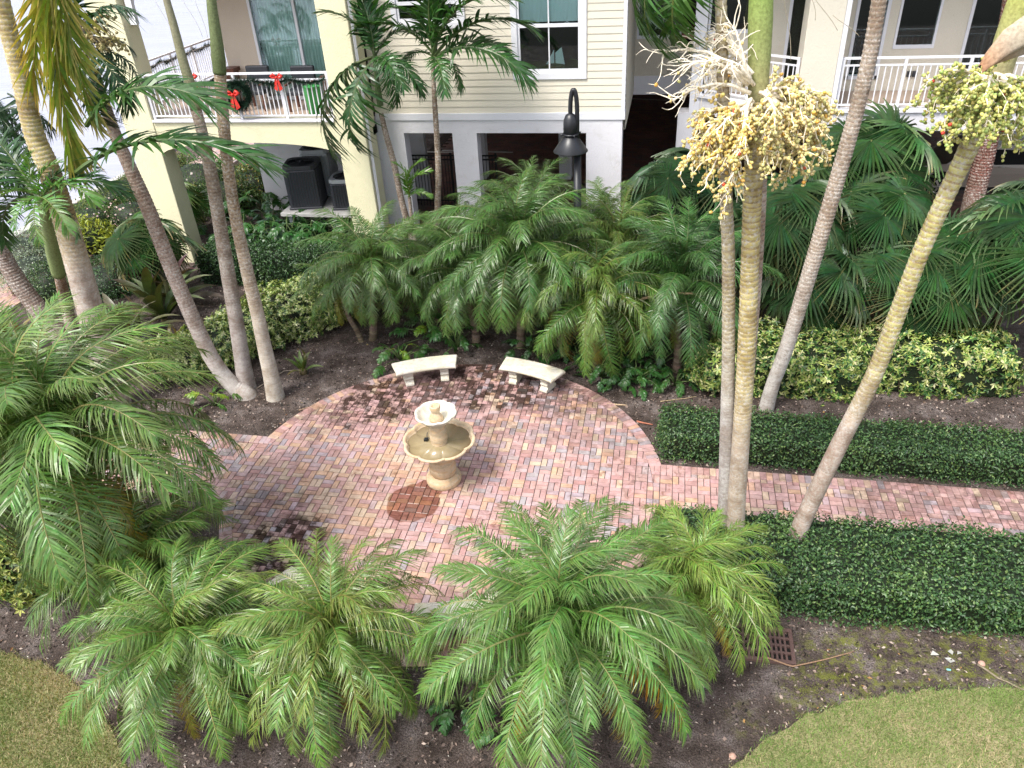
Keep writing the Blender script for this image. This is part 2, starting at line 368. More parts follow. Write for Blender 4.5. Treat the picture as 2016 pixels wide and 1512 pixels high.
def blades(poly, n, h0, h1, w, name, label, straw=.5, cols=None, zb=.01, mask=None, kind='stuff'):
    xs = [p[0] for p in poly]; ys = [p[1] for p in poly]
    x = rng.uniform(min(xs), max(xs), n * 3); y = rng.uniform(min(ys), max(ys), n * 3)
    k = inside(x, y, poly); x = x[k]; y = y[k]; x = x + rng.normal(0, .03, len(x)); y = y + np.abs(rng.normal(0, .035, len(x)))
    if mask is not None: k = mask(x, y); x = x[k]; y = y[k]
    x = x[:n]; y = y[:n]; m = len(x)
    a = rng.uniform(0, 2 * pi, m); h = rng.uniform(h0, h1, m); t = rng.uniform(.15, .9, m); b = rng.uniform(0, 2 * pi, m)
    B = np.c_[x, y, np.full(m, zb)]; wv = np.c_[np.cos(a), np.sin(a), np.zeros(m)] * (w * rng.uniform(.6, 1.3, m))[:, None]
    T = B + np.c_[np.cos(b) * h * t, np.sin(b) * h * t, h * np.sqrt(1 - np.minimum(t, .95) ** 2)]
    V = np.stack([B - wv, B + wv, T], 1).reshape(-1, 3); F = np.arange(3 * m).reshape(-1, 3)
    f = fbm(x, y, 2.0, 1.3) * .6 + rng.normal(0, .35, m)
    c1, c2, c3 = cols or ((.125, .185, .055), (.23, .265, .095), (.48, .39, .24))
    q = np.clip(f * .5 + .5, 0, 1)[:, None]; C = np.array(c1) * (1 - q) + np.array(c2) * q
    st = (rng.uniform(0, 1, m) < np.clip(straw * (.5 + fbm(x, y, 1.4, 4.)), 0.05, .9))[:, None]
    C = np.where(st, np.array(c3) * rng.uniform(.7, 1.15, (m, 1)), C)
    o = link(name, mesh_np(name, V, F, np.repeat(C, 3, 0), MT['grass'])); return tag(o, label, 'grass' if 'grass' in name else name, kind=kind)
def shr(poly, f=0): return poly
blades(poly_l, 70000, .03, .075, .005, 'grass', 'mown patchy grass of the lawn in the lower left corner', .75)
blades(poly_r, 90000, .03, .085, .005, 'grass', 'mown greener grass of the lawn in the lower right corner', .5, ((.14, .235, .06), (.24, .345, .10), (.48, .41, .24)))
mossp = [(1.9, 6.2), (6.5, 6.85), (6.5, 7.6), (2.05, 7.4)]
blades(mossp, 15000, .008, .022, .006, 'moss', 'yellow green moss over the bare soil beside the drain grate', .1, ((.16, .2, .03), (.24, .27, .05), (.3, .28, .1)), .0,
       lambda x, y: fbm(x, y, 3.2, 2.2) + rng.normal(0, .25, len(x)) > .34)

# loose mulch chips and shell bits over the beds
def chips(n, name, label, size, cols, region, keep, up=.5):
    x0, y0, x1, y1 = region; x = rng.uniform(x0, x1, n); y = rng.uniform(y0, y1, n); k = keep(x, y); x = x[k]; y = y[k]; m = len(x)
    a = rng.uniform(0, 2 * pi, m); L = size * rng.uniform(.4, 1.6, m); w = L * rng.uniform(.25, .7, m); ti = rng.normal(0, up, m)
    d = np.c_[np.cos(a), np.sin(a), np.zeros(m)]; e = np.c_[-np.sin(a), np.cos(a), ti]; B = np.c_[x, y, rng.uniform(.004, .02, m)]
    V = np.stack([B - d * L[:, None], B + e * w[:, None], B + d * L[:, None], B - e * w[:, None] * .8 + np.c_[np.zeros(m), np.zeros(m), L * .35]], 1).reshape(-1, 3)
    i = np.arange(m) * 4; F = np.concatenate([np.c_[i, i + 1, i + 2], np.c_[i, i + 2, i + 3]])
    C = np.array(cols)[rng.integers(0, len(cols), m)] * rng.uniform(.6, 1.2, (m, 1))
    return tag(link(name, mesh_np(name, V, F, np.repeat(C, 4, 0), MT['tint'])), label, name, kind='stuff')
PC = Vector((-3.42, 9.70, 0)); PR = 3.74
def soil_only(x, y):
    k = np.hypot(x - PC.x, y - PC.y) > PR + .02
    k &= ~((x > -3) & (y > 8.95) & (y < 10.6)); k &= ~((x < -3) & (y > 8.7) & (y < 10.55))
    return k & ~inside(x, y, poly_l) & ~inside(x, y, poly_r)
chips(52000, 'mulch', 'dark shredded mulch lying over the planting beds', .021, [(.05, .035, .028), (.14, .10, .08), (.34, .27, .225), (.022, .016, .013), (.22, .16, .13), (.03, .022, .018)], (-13, 4, 7, 17), soil_only, .8)
chips(5200, 'shell_bits', 'pale shell and stone bits scattered in the beds', .011, [(.45, .42, .37), (.36, .32, .28), (.52, .48, .42)], (-12, 4, 7, 14.5), soil_only)
def edge_leaves(x, y): return soil_only(x, y) & (fbm(x, y, 1.1, 5.) > .0)
chips(1100, 'leaf_litter', 'small fallen brown and orange leaves in the beds', .022, [(.25, .12, .05), (.33, .19, .07), (.17, .09, .05), (.36, .27, .12)], (-10, 4.5, 7, 14.5), edge_leaves)

# ---------------------------------------------------------------- brick paving
MOD = .205
O2 = G(980 + 1190 / 14.4, 800 + 522 / 14.4)
BR_T = .035
PAL = [((.45, .29, .275), .46), ((.40, .24, .22), .12), ((.50, .375, .29), .13), ((.50, .325, .235), .10), ((.355, .305, .32), .07), ((.42, .315, .32), .12)]
def brick_col(x, y):
    # colour drifts over the paving: redder, tanner and greyer fields
    f = fbm(np.array([x]), np.array([y]), .9, 2.)[0]; g = fbm(np.array([x]), np.array([y]), .8, 6.)[0]
    w = [p[1] for p in PAL]; w[2] *= max(.06, 1 + 2.6 * f); w[3] *= max(.06, 1 + 2.6 * f); w[0] *= max(.15, 1 - 1.2 * f); w[4] *= max(.05, 1 + 2.8 * g); w[5] *= max(.2, 1 + 1.6 * g)
    c = random.choices([p[0] for p in PAL], w)[0]; k = random.uniform(.91, 1.1)
    return tuple(min(.7, q * k * random.uniform(.97, 1.03)) for q in c)
def clip(poly, n, d):
    out = []
    for i in range(len(poly)):
        a, b = poly[i], poly[(i + 1) % len(poly)]; da = a[0] * n[0] + a[1] * n[1] - d; db = b[0] * n[0] + b[1] * n[1] - d
        if da <= 0: out.append(a)
        if (da < 0) != (db < 0) and da != db:
            t = da / (da - db); out.append((a[0] + (b[0] - a[0]) * t, a[1] + (b[1] - a[1]) * t))
    return out
def brick_geo(poly, z=BR_T, ch=.0035):
    n = len(poly); cx = sum(p[0] for p in poly) / n; cy = sum(p[1] for p in poly) / n
    top = []
    for x, y in poly:
        d = sqrt((x - cx) ** 2 + (y - cy) ** 2) or 1; k = max(0, 1 - ch * 1.4 / d); top.append((cx + (x - cx) * k, cy + (y - cy) * k))
    vs = [(x, y, z) for x, y in top] + [(x, y, z - ch) for x, y in poly] + [(x, y, z - .03) for x, y in poly]
    fs = [tuple(range(n))] + [(n + i, n + (i + 1) % n, (i + 1) % n, i) for i in range(n)] + [(2 * n + i, 2 * n + (i + 1) % n, n + (i + 1) % n, n + i) for i in range(n)]
    return vs, fs
def rect(x0, y0, x1, y1): return [(x0, y0), (x1, y0), (x1, y1), (x0, y1)]
hb = brick_geo(rect(-.0975, -.0462, .0975, .0462), 0); vb = brick_geo(rect(-.0462, -.0975, .0462, .0975), 0)
HB = MB().add(*hb).mesh('brick', MT['brick']); VB = MB().add(*vb).mesh('brick', MT['brick'])
def paving(name, cells, planes, keep, extra, base, visible, limit=300):
    """basket weave over the given cells; `planes(cx, cy)` gives the cuts for bricks on the edge"""
    root = empty(name, (0, 0, 0), kind='structure')
    B = []
    for i, j in cells:
        cx = O2.x + (i + .5) * MOD; cy = O2.y - (j + .5) * MOD
        for s in (-1, 1):
            if (i + j) % 2 == 0: c = (cx + s * MOD / 4, cy); r = (.0462, .0975); me = VB
            else: c = (cx, cy + s * MOD / 4); r = (.0975, .0462); me = HB
            poly = rect(c[0] - r[0], c[1] - r[1], c[0] + r[0], c[1] + r[1]); cut = False
            for n, d in planes(*c):
                if any(p[0] * n[0] + p[1] * n[1] > d for p in poly): poly = clip(poly, n, d); cut = True
                if len(poly) < 3: break
            if len(poly) < 3: continue
            a = abs(sum(poly[q][0] * poly[(q + 1) % len(poly)][1] - poly[(q + 1) % len(poly)][0] * poly[q][1] for q in range(len(poly)))) / 2
            if a < .0008: continue
            B.append((c, poly, None if cut else me))
    B += [(c, p, None) for c, p in extra]
    def size(b):
        x, y = PX((b[0][0], b[0][1], BR_T)); return (0 if visible(x, y) else 1, DIST((b[0][0], b[0][1], 0)))
    B.sort(key=size)
    st = MB()
    for k, (c, poly, me) in enumerate(B):
        z = BR_T + random.gauss(0, .0012); col = brick_col(*c)
        if k < limit:
            if me is None:
                vs, fs = brick_geo([(x - c[0], y - c[1]) for x, y in poly], 0); me = MB().add(vs, fs).mesh('brick', MT['brick'])
            o = link('brick', me, root, (c[0], c[1], z), col)
            o.rotation_euler = (random.gauss(0, .006), random.gauss(0, .006), random.gauss(0, .006))
        else:
            vs, fs = brick_geo(poly, z); st.add(vs, fs, col)
    if st.v: tag(st.build('brick_field', MT['brick'], root), kind='stuff')
    st = MB(); st.add([(x, y, .018) for x, y in base], [tuple(range(len(base)))]); st.build('joint_sand', MT['joint'], root)
    return root
RI = PR - .205
def cells_in(x0, x1, y0, y1):
    return [(i, j) for i in range(int((x0 - O2.x) / MOD) - 2, int((x1 - O2.x) / MOD) + 2) for j in range(int((O2.y - y1) / MOD) - 2, int((O2.y - y0) / MOD) + 2)]
def circ_plane(x, y):
    n = Vector((x - PC.x, y - PC.y)); L = n.length or 1; n /= L
    return [((n.x, n.y), n.x * PC.x + n.y * PC.y + RI - .003)]
PYT, PYB, LYT, LYB = 10.55, 8.98, 10.50, 8.74
def in_frame(x, y): return -20 < x < 2036 and -20 < y < 1532
def plaza_vis(x, y): return in_frame(x, y) and y < 1125 and not (790 < x < 935 and 790 < y < 960)
N = 64
paving('plaza', cells_in(PC.x - PR, PC.x + PR, PC.y - PR, PC.y + PR), circ_plane, None, [],
       [(PC.x + (PR - .1) * cos(2 * pi * k / N), PC.y + (PR - .1) * sin(2 * pi * k / N)) for k in range(N)], plaza_vis)
# soldier course round the circle, left out where the two paths come in
ring = []; nb = int(2 * pi * PR / .1035)
for k in range(nb):
    a0 = 2 * pi * (k + .03) / nb; a1 = 2 * pi * (k + .97) / nb; a = (a0 + a1) / 2; x = PC.x + cos(a) * (PR - .1); y = PC.y + sin(a) * (PR - .1)
    if x > PC.x and PYB - .02 < y < PYT - .02: continue
    if x < PC.x and LYB + .02 < y < LYT - .02: continue
    ring.append(((x, y), [(PC.x + r * cos(t), PC.y + r * sin(t)) for r, t in ((RI, a0), (PR, a0), (PR, a1), (RI, a1))]))
paving('plaza_border', [], None, None, ring, [(PC.x + (PR - .02) * cos(2 * pi * k / N), PC.y + (PR - .02) * sin(2 * pi * k / N)) for k in range(N)], in_frame).location.z = .003
def path_planes(x0s, y0, y1, side):
    def f(x, y):
        n = Vector((x - PC.x, y - PC.y)).normalized(); pl = [((0, 1), y1 - .204), ((0, -1), -(y0 + .204)), ((-n.x, -n.y), -(n.x * PC.x + n.y * PC.y + RI + .004))]
        return pl
    return f
def soldier(x0, x1, y0, y1):
    out = []; k = 0; x = x0
    while x < x1:
        out.append(((x + .05, (y0 + y1) / 2), rect(x + .002, y0 + .002, x + .1, y1 - .002))); x += .1025
    return out
def outside(lst):
    out = []
    for c, p in lst:
        n = Vector((c[0] - PC.x, c[1] - PC.y)).normalized(); q = clip(p, (-n.x, -n.y), -(n.x * PC.x + n.y * PC.y + RI + .004))
        if len(q) > 2 and max(a for a, b in q) - min(a for a, b in q) > .02: out.append(((sum(a for a, b in q) / len(q), sum(b for a, b in q) / len(q)), q))
    return out
ex = outside(soldier(-.4, 9.5, PYT - .2, PYT) + soldier(-.4, 9.5, PYB, PYB + .2))
paving('path', [c for c in cells_in(-.5, 9.5, PYB, PYT)], path_planes(0, PYB, PYT, 1), None, ex, rect(-.2, PYB, 9.5, PYT), lambda x, y: in_frame(x, y) and y < 1035 and not 1420 < x < 1475)
ex = outside(soldier(-16, -6.5, LYT - .2, LYT) + soldier(-16, -6.5, LYB, LYB + .2))
paving('path', [c for c in cells_in(-16, -6.5, LYB, LYT)], path_planes(0, LYB, LYT, -1), None, ex, rect(-16, LYB, -6.9, LYT), lambda x, y: in_frame(x, y) and x > 380, 160)
# river walk on the far left
wk = []
for i in range(18):
    for j in range(125):
        x = -18.2 + i * .105; y = 8 + j * .205 + (i % 2) * .1; wk.append(((x + .05, y + .1), rect(x, y, x + .1, y + .2)))
paving('river_walk', [], None, None, wk, rect(-18.25, 7.9, -16.2, 34), lambda x, y: in_frame(x, y) and x < 130, 220)

# ---------------------------------------------------------------- apartment building
YL, YF, YR, YB = 18.0, 18.85, 23.0, 20.75        # yellow front, siding front, recessed wall, wall behind the right balcony
BLD = empty('apartment_building', (-4, 19, 0), 'pale yellow and white apartment building standing on open garage piers', 'building')
ZB = 3.88                                         # balcony floor
xl = AY(714, 230, YL).x                           # right edge of the yellow corner pier
xc0 = AY(652, 200, YL).x; xa0, xa1 = AY(360, 440, YL).x - .85, AY(360, 440, YL).x
b = MB()
b.box((xc0, YL, -.05), (xl, YL + .75, 9.4)); b.build('corner_pier', MT['yellow_stucco'], BLD, bevel=.02)
b = MB(); b.box((xa0, YL, -.05), (xa1, YL + .6, 9.4)); b.build('corner_pier', MT['yellow_stucco'], BLD, bevel=.02)
# shallow arched beam between the two piers
b = MB(); n = 28; vs = []
zc = 3.36; ze = 3.03
for k in range(n + 1):
    x = xa1 + (xc0 - xa1) * k / n; u = (2 * k / n - 1); z = ze + (zc - ze) * sqrt(max(0, 1 - u * u * .98))
    vs += [(x, YL + .03, z), (x, YL + .03, ZB), (x, YL + .5, ZB), (x, YL + .5, z)]
fs = []
for k in range(n):
    o = 4 * k; fs += [(o, o + 4, o + 5, o + 1), (o + 1, o + 5, o + 6, o + 2), (o + 2, o + 6, o + 7, o + 3), (o + 3, o + 7, o + 4, o)]
b.add(vs, fs); b.build('arched_beam', MT['yellow_stucco'], BLD)
b = MB(); b.box((xa1, YL + .5, ZB - .25), (xc0 + .3, 24.6, ZB - .02)); b.box((xa0 - .15, YL + .6, ZB - .25), (xa1, 24.6, ZB - .02)); b.build('balcony_slab', MT['floor_tile'], BLD)
b = MB(); b.box((xa1 + .01, YL - .03, ZB - .005), (xc0 - .01, YL + .22, ZB + .05)); b.box((xa0 - .2, YL + .6, ZB - .26), (xa0 - .15, 24.6, ZB + .05)); b.build('balcony_kerb', MT['white_stucco'], BLD, bevel=.01)
# the wall behind the balcony, its sliding door and curtains
yb = 20.3; xw = AY(452, 140, yb).x; xd0, xd1, xd2 = AY(500, 70, yb).x, AY(588, 70, yb).x, AY(640, 70, yb).x + .5
b = MB(); b.box((xw, yb, ZB - .02), (xd0, yb + .2, 7.0)); b.box((xd0, yb, 6.6), (xl + .1, yb + .2, 7.0)); b.box((xw, yb + .2, ZB - .02), (xw + .2, 26, 7.0)); b.build('balcony_wall', stucco('beige_stucco', (.58, .49, .40)), BLD)
dr = MB(); t = .06
for x in (xd0, xd1 - .03, xd2): dr.box((x, yb - .03, ZB), (x + .07, yb + .09, 6.6))
dr.box((xd0, yb - .03, ZB), (xd2, yb + .09, ZB + .09)); dr.box((xd0, yb - .03, 6.5), (xd2, yb + .09, 6.6))
D = dr.build('sliding_door', MT['white'], BLD)
g = MB(); g.box((xd0 + .07, yb + .02, ZB + .09), (xd1 - .03, yb + .035, 6.5)); g.build('pane', MT['glass'], D)
g = MB(); g.box((xd1 + .04, yb + .02, ZB + .09), (xd2, yb + .035, 6.5)); g.build('pane', MT['glass'], D)
cu = MB(); vs = []; n = 150
for k in range(n + 1):
    x = xd0 + (xd2 - xd0) * k / n; y = yb + .28 + .05 * sin(k * 1.15) + .02 * sin(k * .37); vs += [(x, y, ZB), (x, y, 6.6)]
cu.add(vs, [(2 * k, 2 * k + 2, 2 * k + 3, 2 * k + 1) for k in range(n)], smooth=True); cu.build('curtain', MT['curtain'], D)
b = MB(); b.box((xd0 - .2, yb + .6, ZB), (xl + .3, yb + .65, 7)); b.build('room_wall', MT['dark'], BLD)
b = MB(); b.box((xa0, YL + .2, 7.0), (xl + .3, 26, 7.25)); b.build('balcony_ceiling', MT['white_stucco'], BLD)
b = MB(); b.bar(AY(268, 0, YL + .3) + Vector((0, 0, .5)), AY(262, 48, YL + .3), .07, .1); b.bar(AY(248, -20, YL + .2), AY(266, 48, YL + .2), .16, .12); b.build('roof_bracket', MT['white'], BLD)

def railing(p, q, zb, h=1.07, step=.115, post=1.15, w=.022):
    """handrail, second rail, bottom rail, posts and balusters from p to q"""
    p = Vector((p[0], p[1], zb)); q = Vector((q[0], q[1], zb)); L = (q - p).length; d = (q - p) / L; z = Vector((0, 0, 1))
    r = MB(); r.bar(p + z * h, q + z * h, .06, .045)
    R = r.build('railing', MT['white'], BLD)
    r = MB(); r.bar(p + z * (h - .15), q + z * (h - .15), .035, .035); r.build('rail', MT['white'], R)
    r = MB(); r.bar(p + z * .08, q + z * .08, .035, .035); r.build('rail', MT['white'], R)
    npst = max(1, round(L / post))
    for k in range(npst + 1):
        c = p + d * (L * k / npst); c = c + d * (.03 if k == 0 else -.03 if k == npst else 0)
        r = MB(); r.bar(c, c + z * (h - .02), .06, .06, up=Vector((0, 1, 0))); r.build('post', MT['white'], R)
    me = MB(); me.bar((0, 0, .09), (0, 0, h - .16), w, w, up=Vector((0, 1, 0))); me = me.mesh('baluster', MT['white'])
    nb = int(L / step); ang = atan2(d.y, d.x)
    for k in range(1, nb):
        if min(abs(k / nb - j / npst) for j in range(npst + 1)) < .3 / nb: continue
        o = link('baluster', me, R, p + d * (L * k / nb) - parent_loc(R)); o.rotation_euler = (0, 0, ang)
    return R
railing((xa1 + .02, YL + .1), (xc0 - .02, YL + .1), ZB + .05)
railing((xa0 - .1, YL + .65), (xa0 - .1, 24.4), ZB + .05)

# white siding front over the garage openings
xr = AY(1232, 180, YF).x; zo = AY(1050, 262, YF).z; zt0, zt1 = AY(1050, 236, YF).z, AY(1050, 222, YF).z
o1a, o1b, o2a, o2b = AY(795, 262, YF).x, AY(890, 262, YF).x, AY(938, 262, YF).x, AY(1154, 262, YF).x
for a, c in ((xl - .2, o1a), (o1b, o2a), (o2b, xr - .06)):
    b = MB(); b.box((a, YF, -.05), (c, YF + .4, zo)); b.build('garage_pier', MT['white_stucco'], BLD)
b = MB(); b.box((xl - .2, YF, zo), (xr - .06, YF + .4, zt0)); b.build('garage_header', MT['white_stucco'], BLD)
b = MB(); b.box((xl, YF - .03, zt0 + .002), (xr, YF + .4, zt1)); b.build('band_trim', MT['white'], BLD, bevel=.006)
b = MB(); b.box((xl, YF + .06, zt1), (xr - .03, YF + .3, 9.4)); b.box((xr - .2, YF + .3, zo), (xr - .03, YR + .2, 9.4)); b.build('wall', MT['siding'], BLD)
wx0, wx1 = AY(1008, 100, YF).x, AY(1155, 100, YF).x; wz0, wz1 = AY(1080, 156, YF).z, 6.75
vx0, vx1 = AY(770, 30, YF).x, AY(915, 30, YF).x; vz0, vz1 = AY(800, 58, YF).z, 6.75
pitch = .158; z = zt1 - .01; crn = AY(1224, 180, YF).x
while z < 8.2:
    segs = [(xl + .005, crn - .004)]
    for (a0, a1, c0, c1) in ((wx0, wx1, wz0, wz1), (vx0, vx1, vz0, vz1)):
        if z + pitch > c0 + .13 and z < c1 - .01:
            segs = [s for (s0, s1) in segs for s in ((s0, min(s1, a0)), (max(s0, a1), s1)) if s[1] - s[0] > .02]
    for s0, s1 in segs:
        o = MB(); o.add([(s0, YF - .004, z), (s1, YF - .004, z), (s1, YF + .012, z + pitch + .012), (s0, YF + .012, z + pitch + .012), (s0, YF + .07, z), (s1, YF + .07, z), (s1, YF + .07, z + pitch + .02), (s0, YF + .07, z + pitch + .02)],
                        [(0, 1, 2, 3), (4, 5, 1, 0), (1, 5, 6, 2), (0, 3, 7, 4), (3, 2, 6, 7)])
        o.build('siding_board', MT['siding'], BLD)
    z += pitch
b = MB(); b.box((crn, YF - .025, zt1), (xr - .012, YF + .06, 9.4)); b.build('corner_board', MT['white'], BLD, bevel=.005)
b = MB(); b.box((xr - .03, YF - .02, zt1 - .1), (xr - .008, YF + .14, 9.4)); b.build('corner_board', MT['white'], BLD)
z = zo + .05
while z < 8.2:      # boards on the return wall
    o = MB(); y0, y1 = YF + .145, YR
    o.add([(xr + .004, y0, z), (xr + .004, y1, z), (xr - .02, y1, z + pitch + .02), (xr - .02, y0, z + pitch + .02), (xr - .035, y0, z), (xr - .035, y1, z)], [(0, 1, 2, 3), (4, 5, 1, 0)]); o.build('siding_board', MT['siding'], BLD); z += pitch
def window(x0, x1, z0, z1, y, trim=.14, sash=True, mat='white', casing=True, mull=True, shade=None, room=True):
    f = MB(); d = .035
    if casing:
        f.box((x0, y - d, z0), (x1, y + .05, z0 + trim)); f.box((x0, y - d, z1 - trim), (x1, y + .05, z1)); f.box((x0, y - d, z0 + trim), (x0 + trim, y + .05, z1 - trim)); f.box((x1 - trim, y - d, z0 + trim), (x1, y + .05, z1 - trim))
    Wn = f.build('window', MT[mat], BLD, bevel=.006) if casing else None
    t = trim if casing else 0; a, c, p, q = x0 + t, x1 - t, z0 + t, z1 - t; s = .055; mz = p + (q - p) * .53
    f = MB(); yy = y + .0
    f.box((a + .002, yy, p + .002), (c - .002, yy + .06, p + s + .03)); f.box((a + .002, yy, q - s), (c - .002, yy + .06, q)); f.box((a + .002, yy + .002, p + s + .03), (a + s, yy + .06, q - s)); f.box((c - s, yy + .002, p + s + .03), (c - .002, yy + .06, q - s))
    if sash: f.box((a + s, yy - .004, mz), (c - s, yy + .05, mz + .075))
    if mull:
        xm = (a + c) / 2; f.box((xm - .014, yy + .012, p + s), (xm + .014, yy + .045, mz)); f.box((xm - .014, yy + .012, mz + .075), (xm + .014, yy + .045, q - s))
    fr = f.build('frame', MT[mat], Wn if Wn else BLD); host = Wn or fr
    g = MB(); g.box((a + s, yy + .022, p + s), (c - s, yy + .034, mz)); g.build('pane', MT['glass'], host)
    g = MB(); g.box((a + s, yy + .022, mz + .07), (c - s, yy + .034, q - s)); g.build('pane', MT['glass'], host)
    if shade:
        n = 40; vs = []
        for k in range(n + 1):
            x = a + s + (c - a - 2 * s) * k / n; yq = yy + .13 + .01 * sin(k * 1.9); vs += [(x, yq, mz + shade), (x, yq, q)]
        o = MB(); o.add(vs, [(2 * k, 2 * k + 2, 2 * k + 3, 2 * k + 1) for k in range(n)], smooth=True); o.build('window_shade', MT['shade'], host)
        o = MB()
        for fx in (.22, .78):
            x = a + (c - a) * fx; k = MB()
            for sg in (-1, 1): o.tube([(x, yy + .115, mz + shade + .02), (x + sg * .02, yy + .115, mz + shade - .03), (x + sg * .055, yy + .11, mz + .08)], .009, 6)
            o.tube([(x, yy + .115, mz + shade), (x, yy + .115, mz + shade + .12)], .004, 5)
        o.build('shade_tassel', MT['white'], host)
    if room:
        o = MB(); o.box((x0 - .6, y + 1.5, z0 - .5), (x1 + .6, y + 1.55, z1 + .3)); o.build('room_wall', MT['dark'], host)
        o = MB(); o.box((x0 - .6, y + .07, z0 - .1), (x1 + .6, y + 1.5, p - .01)); o.build('room_floor', MT['wood'], host)
    return host
# cut the wall behind the windows: a dark room box stands in the wall's thickness
WALLS = [o for o in COL.objects if o.name == 'wall'][0]
w = MB()
for a, c, z0, z1 in ((xl, vx0 + .1, zt1, 9.4), (vx1 - .1, wx0 + .1, zt1, 9.4), (wx1 - .1, xr - .03, zt1, 9.4)): w.box((a, YF + .07, z0), (c, YF + .3, z1))
for a, c, z0 in ((vx0 + .1, vx1 - .1, vz0 + .1), (wx0 + .1, wx1 - .1, wz0 + .1)): w.box((a, YF + .07, zt1), (c, YF + .3, z0)); w.box((a, YF + .07, 6.7), (c, YF + .3, 9.4))
w.box((xr - .2, YF + .3, zo), (xr - .036, YR + .2, 9.4))
old = WALLS.data; WALLS.data = w.mesh('wall', MT['siding']); bpy.data.meshes.remove(old)
window(wx0, wx1, wz0, wz1, YF, shade=.10)
window(vx0, vx1, vz0, vz1, YF, shade=.35)
b = MB(); px_ = AY(740, 300, YF - .5).x
b.tube([(xl + .045, YL + .10, .2), (xl + .045, YL + .10, 9.2)], .042, 4, smooth=False); b.build('downspout', MT['white'], BLD)

# recessed wall over the drive-through, and the right wing
xq = .9; zrb = AY(1280, 186, YR).z; zrt = AY(1245, 150, YR).z
b = MB(); b.box((xr - .1, YR, zrb), (xq + .3, YR + .3, zrt)); b.build('base_band', MT['white'], BLD)
wa, wb, wz = AY(1254, 60, YR).x, AY(1342, 60, YR).x, AY(1300, 76, YR).z
b = MB(); b.box((xr - .1, YR + .02, zrt), (wa, YR + .3, 9.4)); b.box((wb, YR + .02, zrt), (xq + .3, YR + .3, 9.4)); b.box((wa, YR + .02, zrt), (wb, YR + .3, wz)); b.box((wa, YR + .02, wz + 1.9), (wb, YR + .3, 9.4)); b.build('wall', MT['cream_stucco'], BLD)
window(wa, wb, wz, wz + 1.9, YR, casing=False, mull=False)
yp = 20.6
b = MB(); b.box((AY(1333, 250, yp).x, yp, -.05), (AY(1372, 250, yp).x, yp + .5, 3.4)); b.build('garage_pier', MT['white_stucco'], BLD)
b = MB(); b.box((AY(1365, 100, yp).x, yp, 3.4), (AY(1389, 100, yp).x, yp + .35, 9.4)); b.build('balcony_post', MT['white'], BLD)
# floor slab of the right balcony: straight front on the right, slanting back on the left
cbx0, cbx1 = 2.83, 3.58; YQ = 19.0; zs0 = AY(1760, 258, YQ).z; ZR = AY(1760, 216, YQ).z
slab = [(cbx0, YQ + .02), (13, YQ + .02), (13, YB + .1), (.95, YB + .1), (.60, yp + .1)]
b = MB(); b.prism(slab, zs0, ZR - .06); b.build('balcony_slab', MT['white_stucco'], BLD)
b = MB(); b.prism([(cbx0 - .04, YQ - .03), (13, YQ - .03), (13, YB), (.95, YB), (.55, yp + .05)], ZR - .058, ZR); b.build('balcony_kerb', MT['white'], BLD)
b = MB(); b.prism([(cbx0 + .3, YQ + .3), (13, YQ + .3), (13, YB), (1.2, YB)], ZR, ZR + .012); b.build('balcony_floor', MT['floor_tile'], BLD)
b = MB(); b.box((cbx0, YQ - .01, zs0), (cbx1, YQ + .75, 9.4)); b.build('balcony_column', MT['cream_stucco'], BLD, bevel=.015)
b = MB(); b.box((cbx1 + .002, YQ + .0, ZR), (cbx1 + .1, YQ + .62, 9.4)); b.build('column_trim', MT['white'], BLD)
b = MB(); b.box((.8, YQ - .0, 7.1), (13, YB, 7.4)); b.build('balcony_ceiling', MT['white_stucco'], BLD)
railing((cbx1 + .12, YQ + .1), (12.9, YQ + .1), ZR + .01, step=.13, post=1.35)
railing((.85, yp + .1), (cbx0 - .02, YQ + .14), ZR + .01, step=.13, post=1.2)
# openings in the wall behind the balcony
ops = [(AY(1395, 40, YB).x, AY(1480, 40, YB).x, AY(1440, 66, YB).z, 7.1, 'w'), (AY(1546, 80, YB).x, AY(1600, 60, YB).x + .35, ZR + .02, 6.5, 'd'), (AY(1672, 100, YB).x, AY(1745, 60, YB).x, ZR + .28, 6.5, 'd'),
       (AY(1757, 93, YB).x, AY(1846, 60, YB).x, AY(1790, 96, YB).z, 7.1, 'w'), (AY(1892, 100, YB).x, AY(1985, 40, YB).x + .2, ZR + .02, 6.5, 'd')]
b = MB(); x = .85
for a, c, p, q, k in ops:
    b.box((x, YB + .02, ZR - .1), (a, YB + .3, 9.4)); b.box((a, YB + .02, ZR - .1), (c, YB + .3, p)); b.box((a, YB + .02, q), (c, YB + .3, 9.4)); x = c
b.box((x, YB + .02, ZR - .1), (13, YB + .3, 9.4)); b.build('wall', MT['cream_stucco'], BLD)
for a, c, p, q, k in ops:
    if k == 'w': window(a, c, p, q, YB, casing=False, mull=False)
    else:
        f = MB()
        for x in (a, c - .07): f.box((x, YB - .01, p), (x + .07, YB + .12, q))
        f.box((a, YB - .01, q - .07), (c, YB + .12, q)); f.box((a, YB - .01, p), (c, YB + .12, p + .08)); D = f.build('door', MT['white'], BLD)
        g = MB(); g.box((a + .07, YB + .05, p + .08), (c - .07, YB + .065, q - .07)); g.build('pane', MT['glass'], D)
        o = MB(); o.box((a - .3, YB + .8, p - .2), (c + .3, YB + .85, q + .2)); o.build('room_wall', MT['dark'], D)
bl = MB(); a, c, p, q, k = ops[3]
for i in range(24):
    z = q - .05 - i * .045
    bl.add([(a + .06, YB + .10, z), (c - .06, YB + .10, z), (c - .06, YB + .125, z + .035), (a + .06, YB + .125, z + .035)], [(0, 1, 2, 3)])
bl.build('window_blind', flat('tan_blind', (.42, .35, .24), .7), BLD)
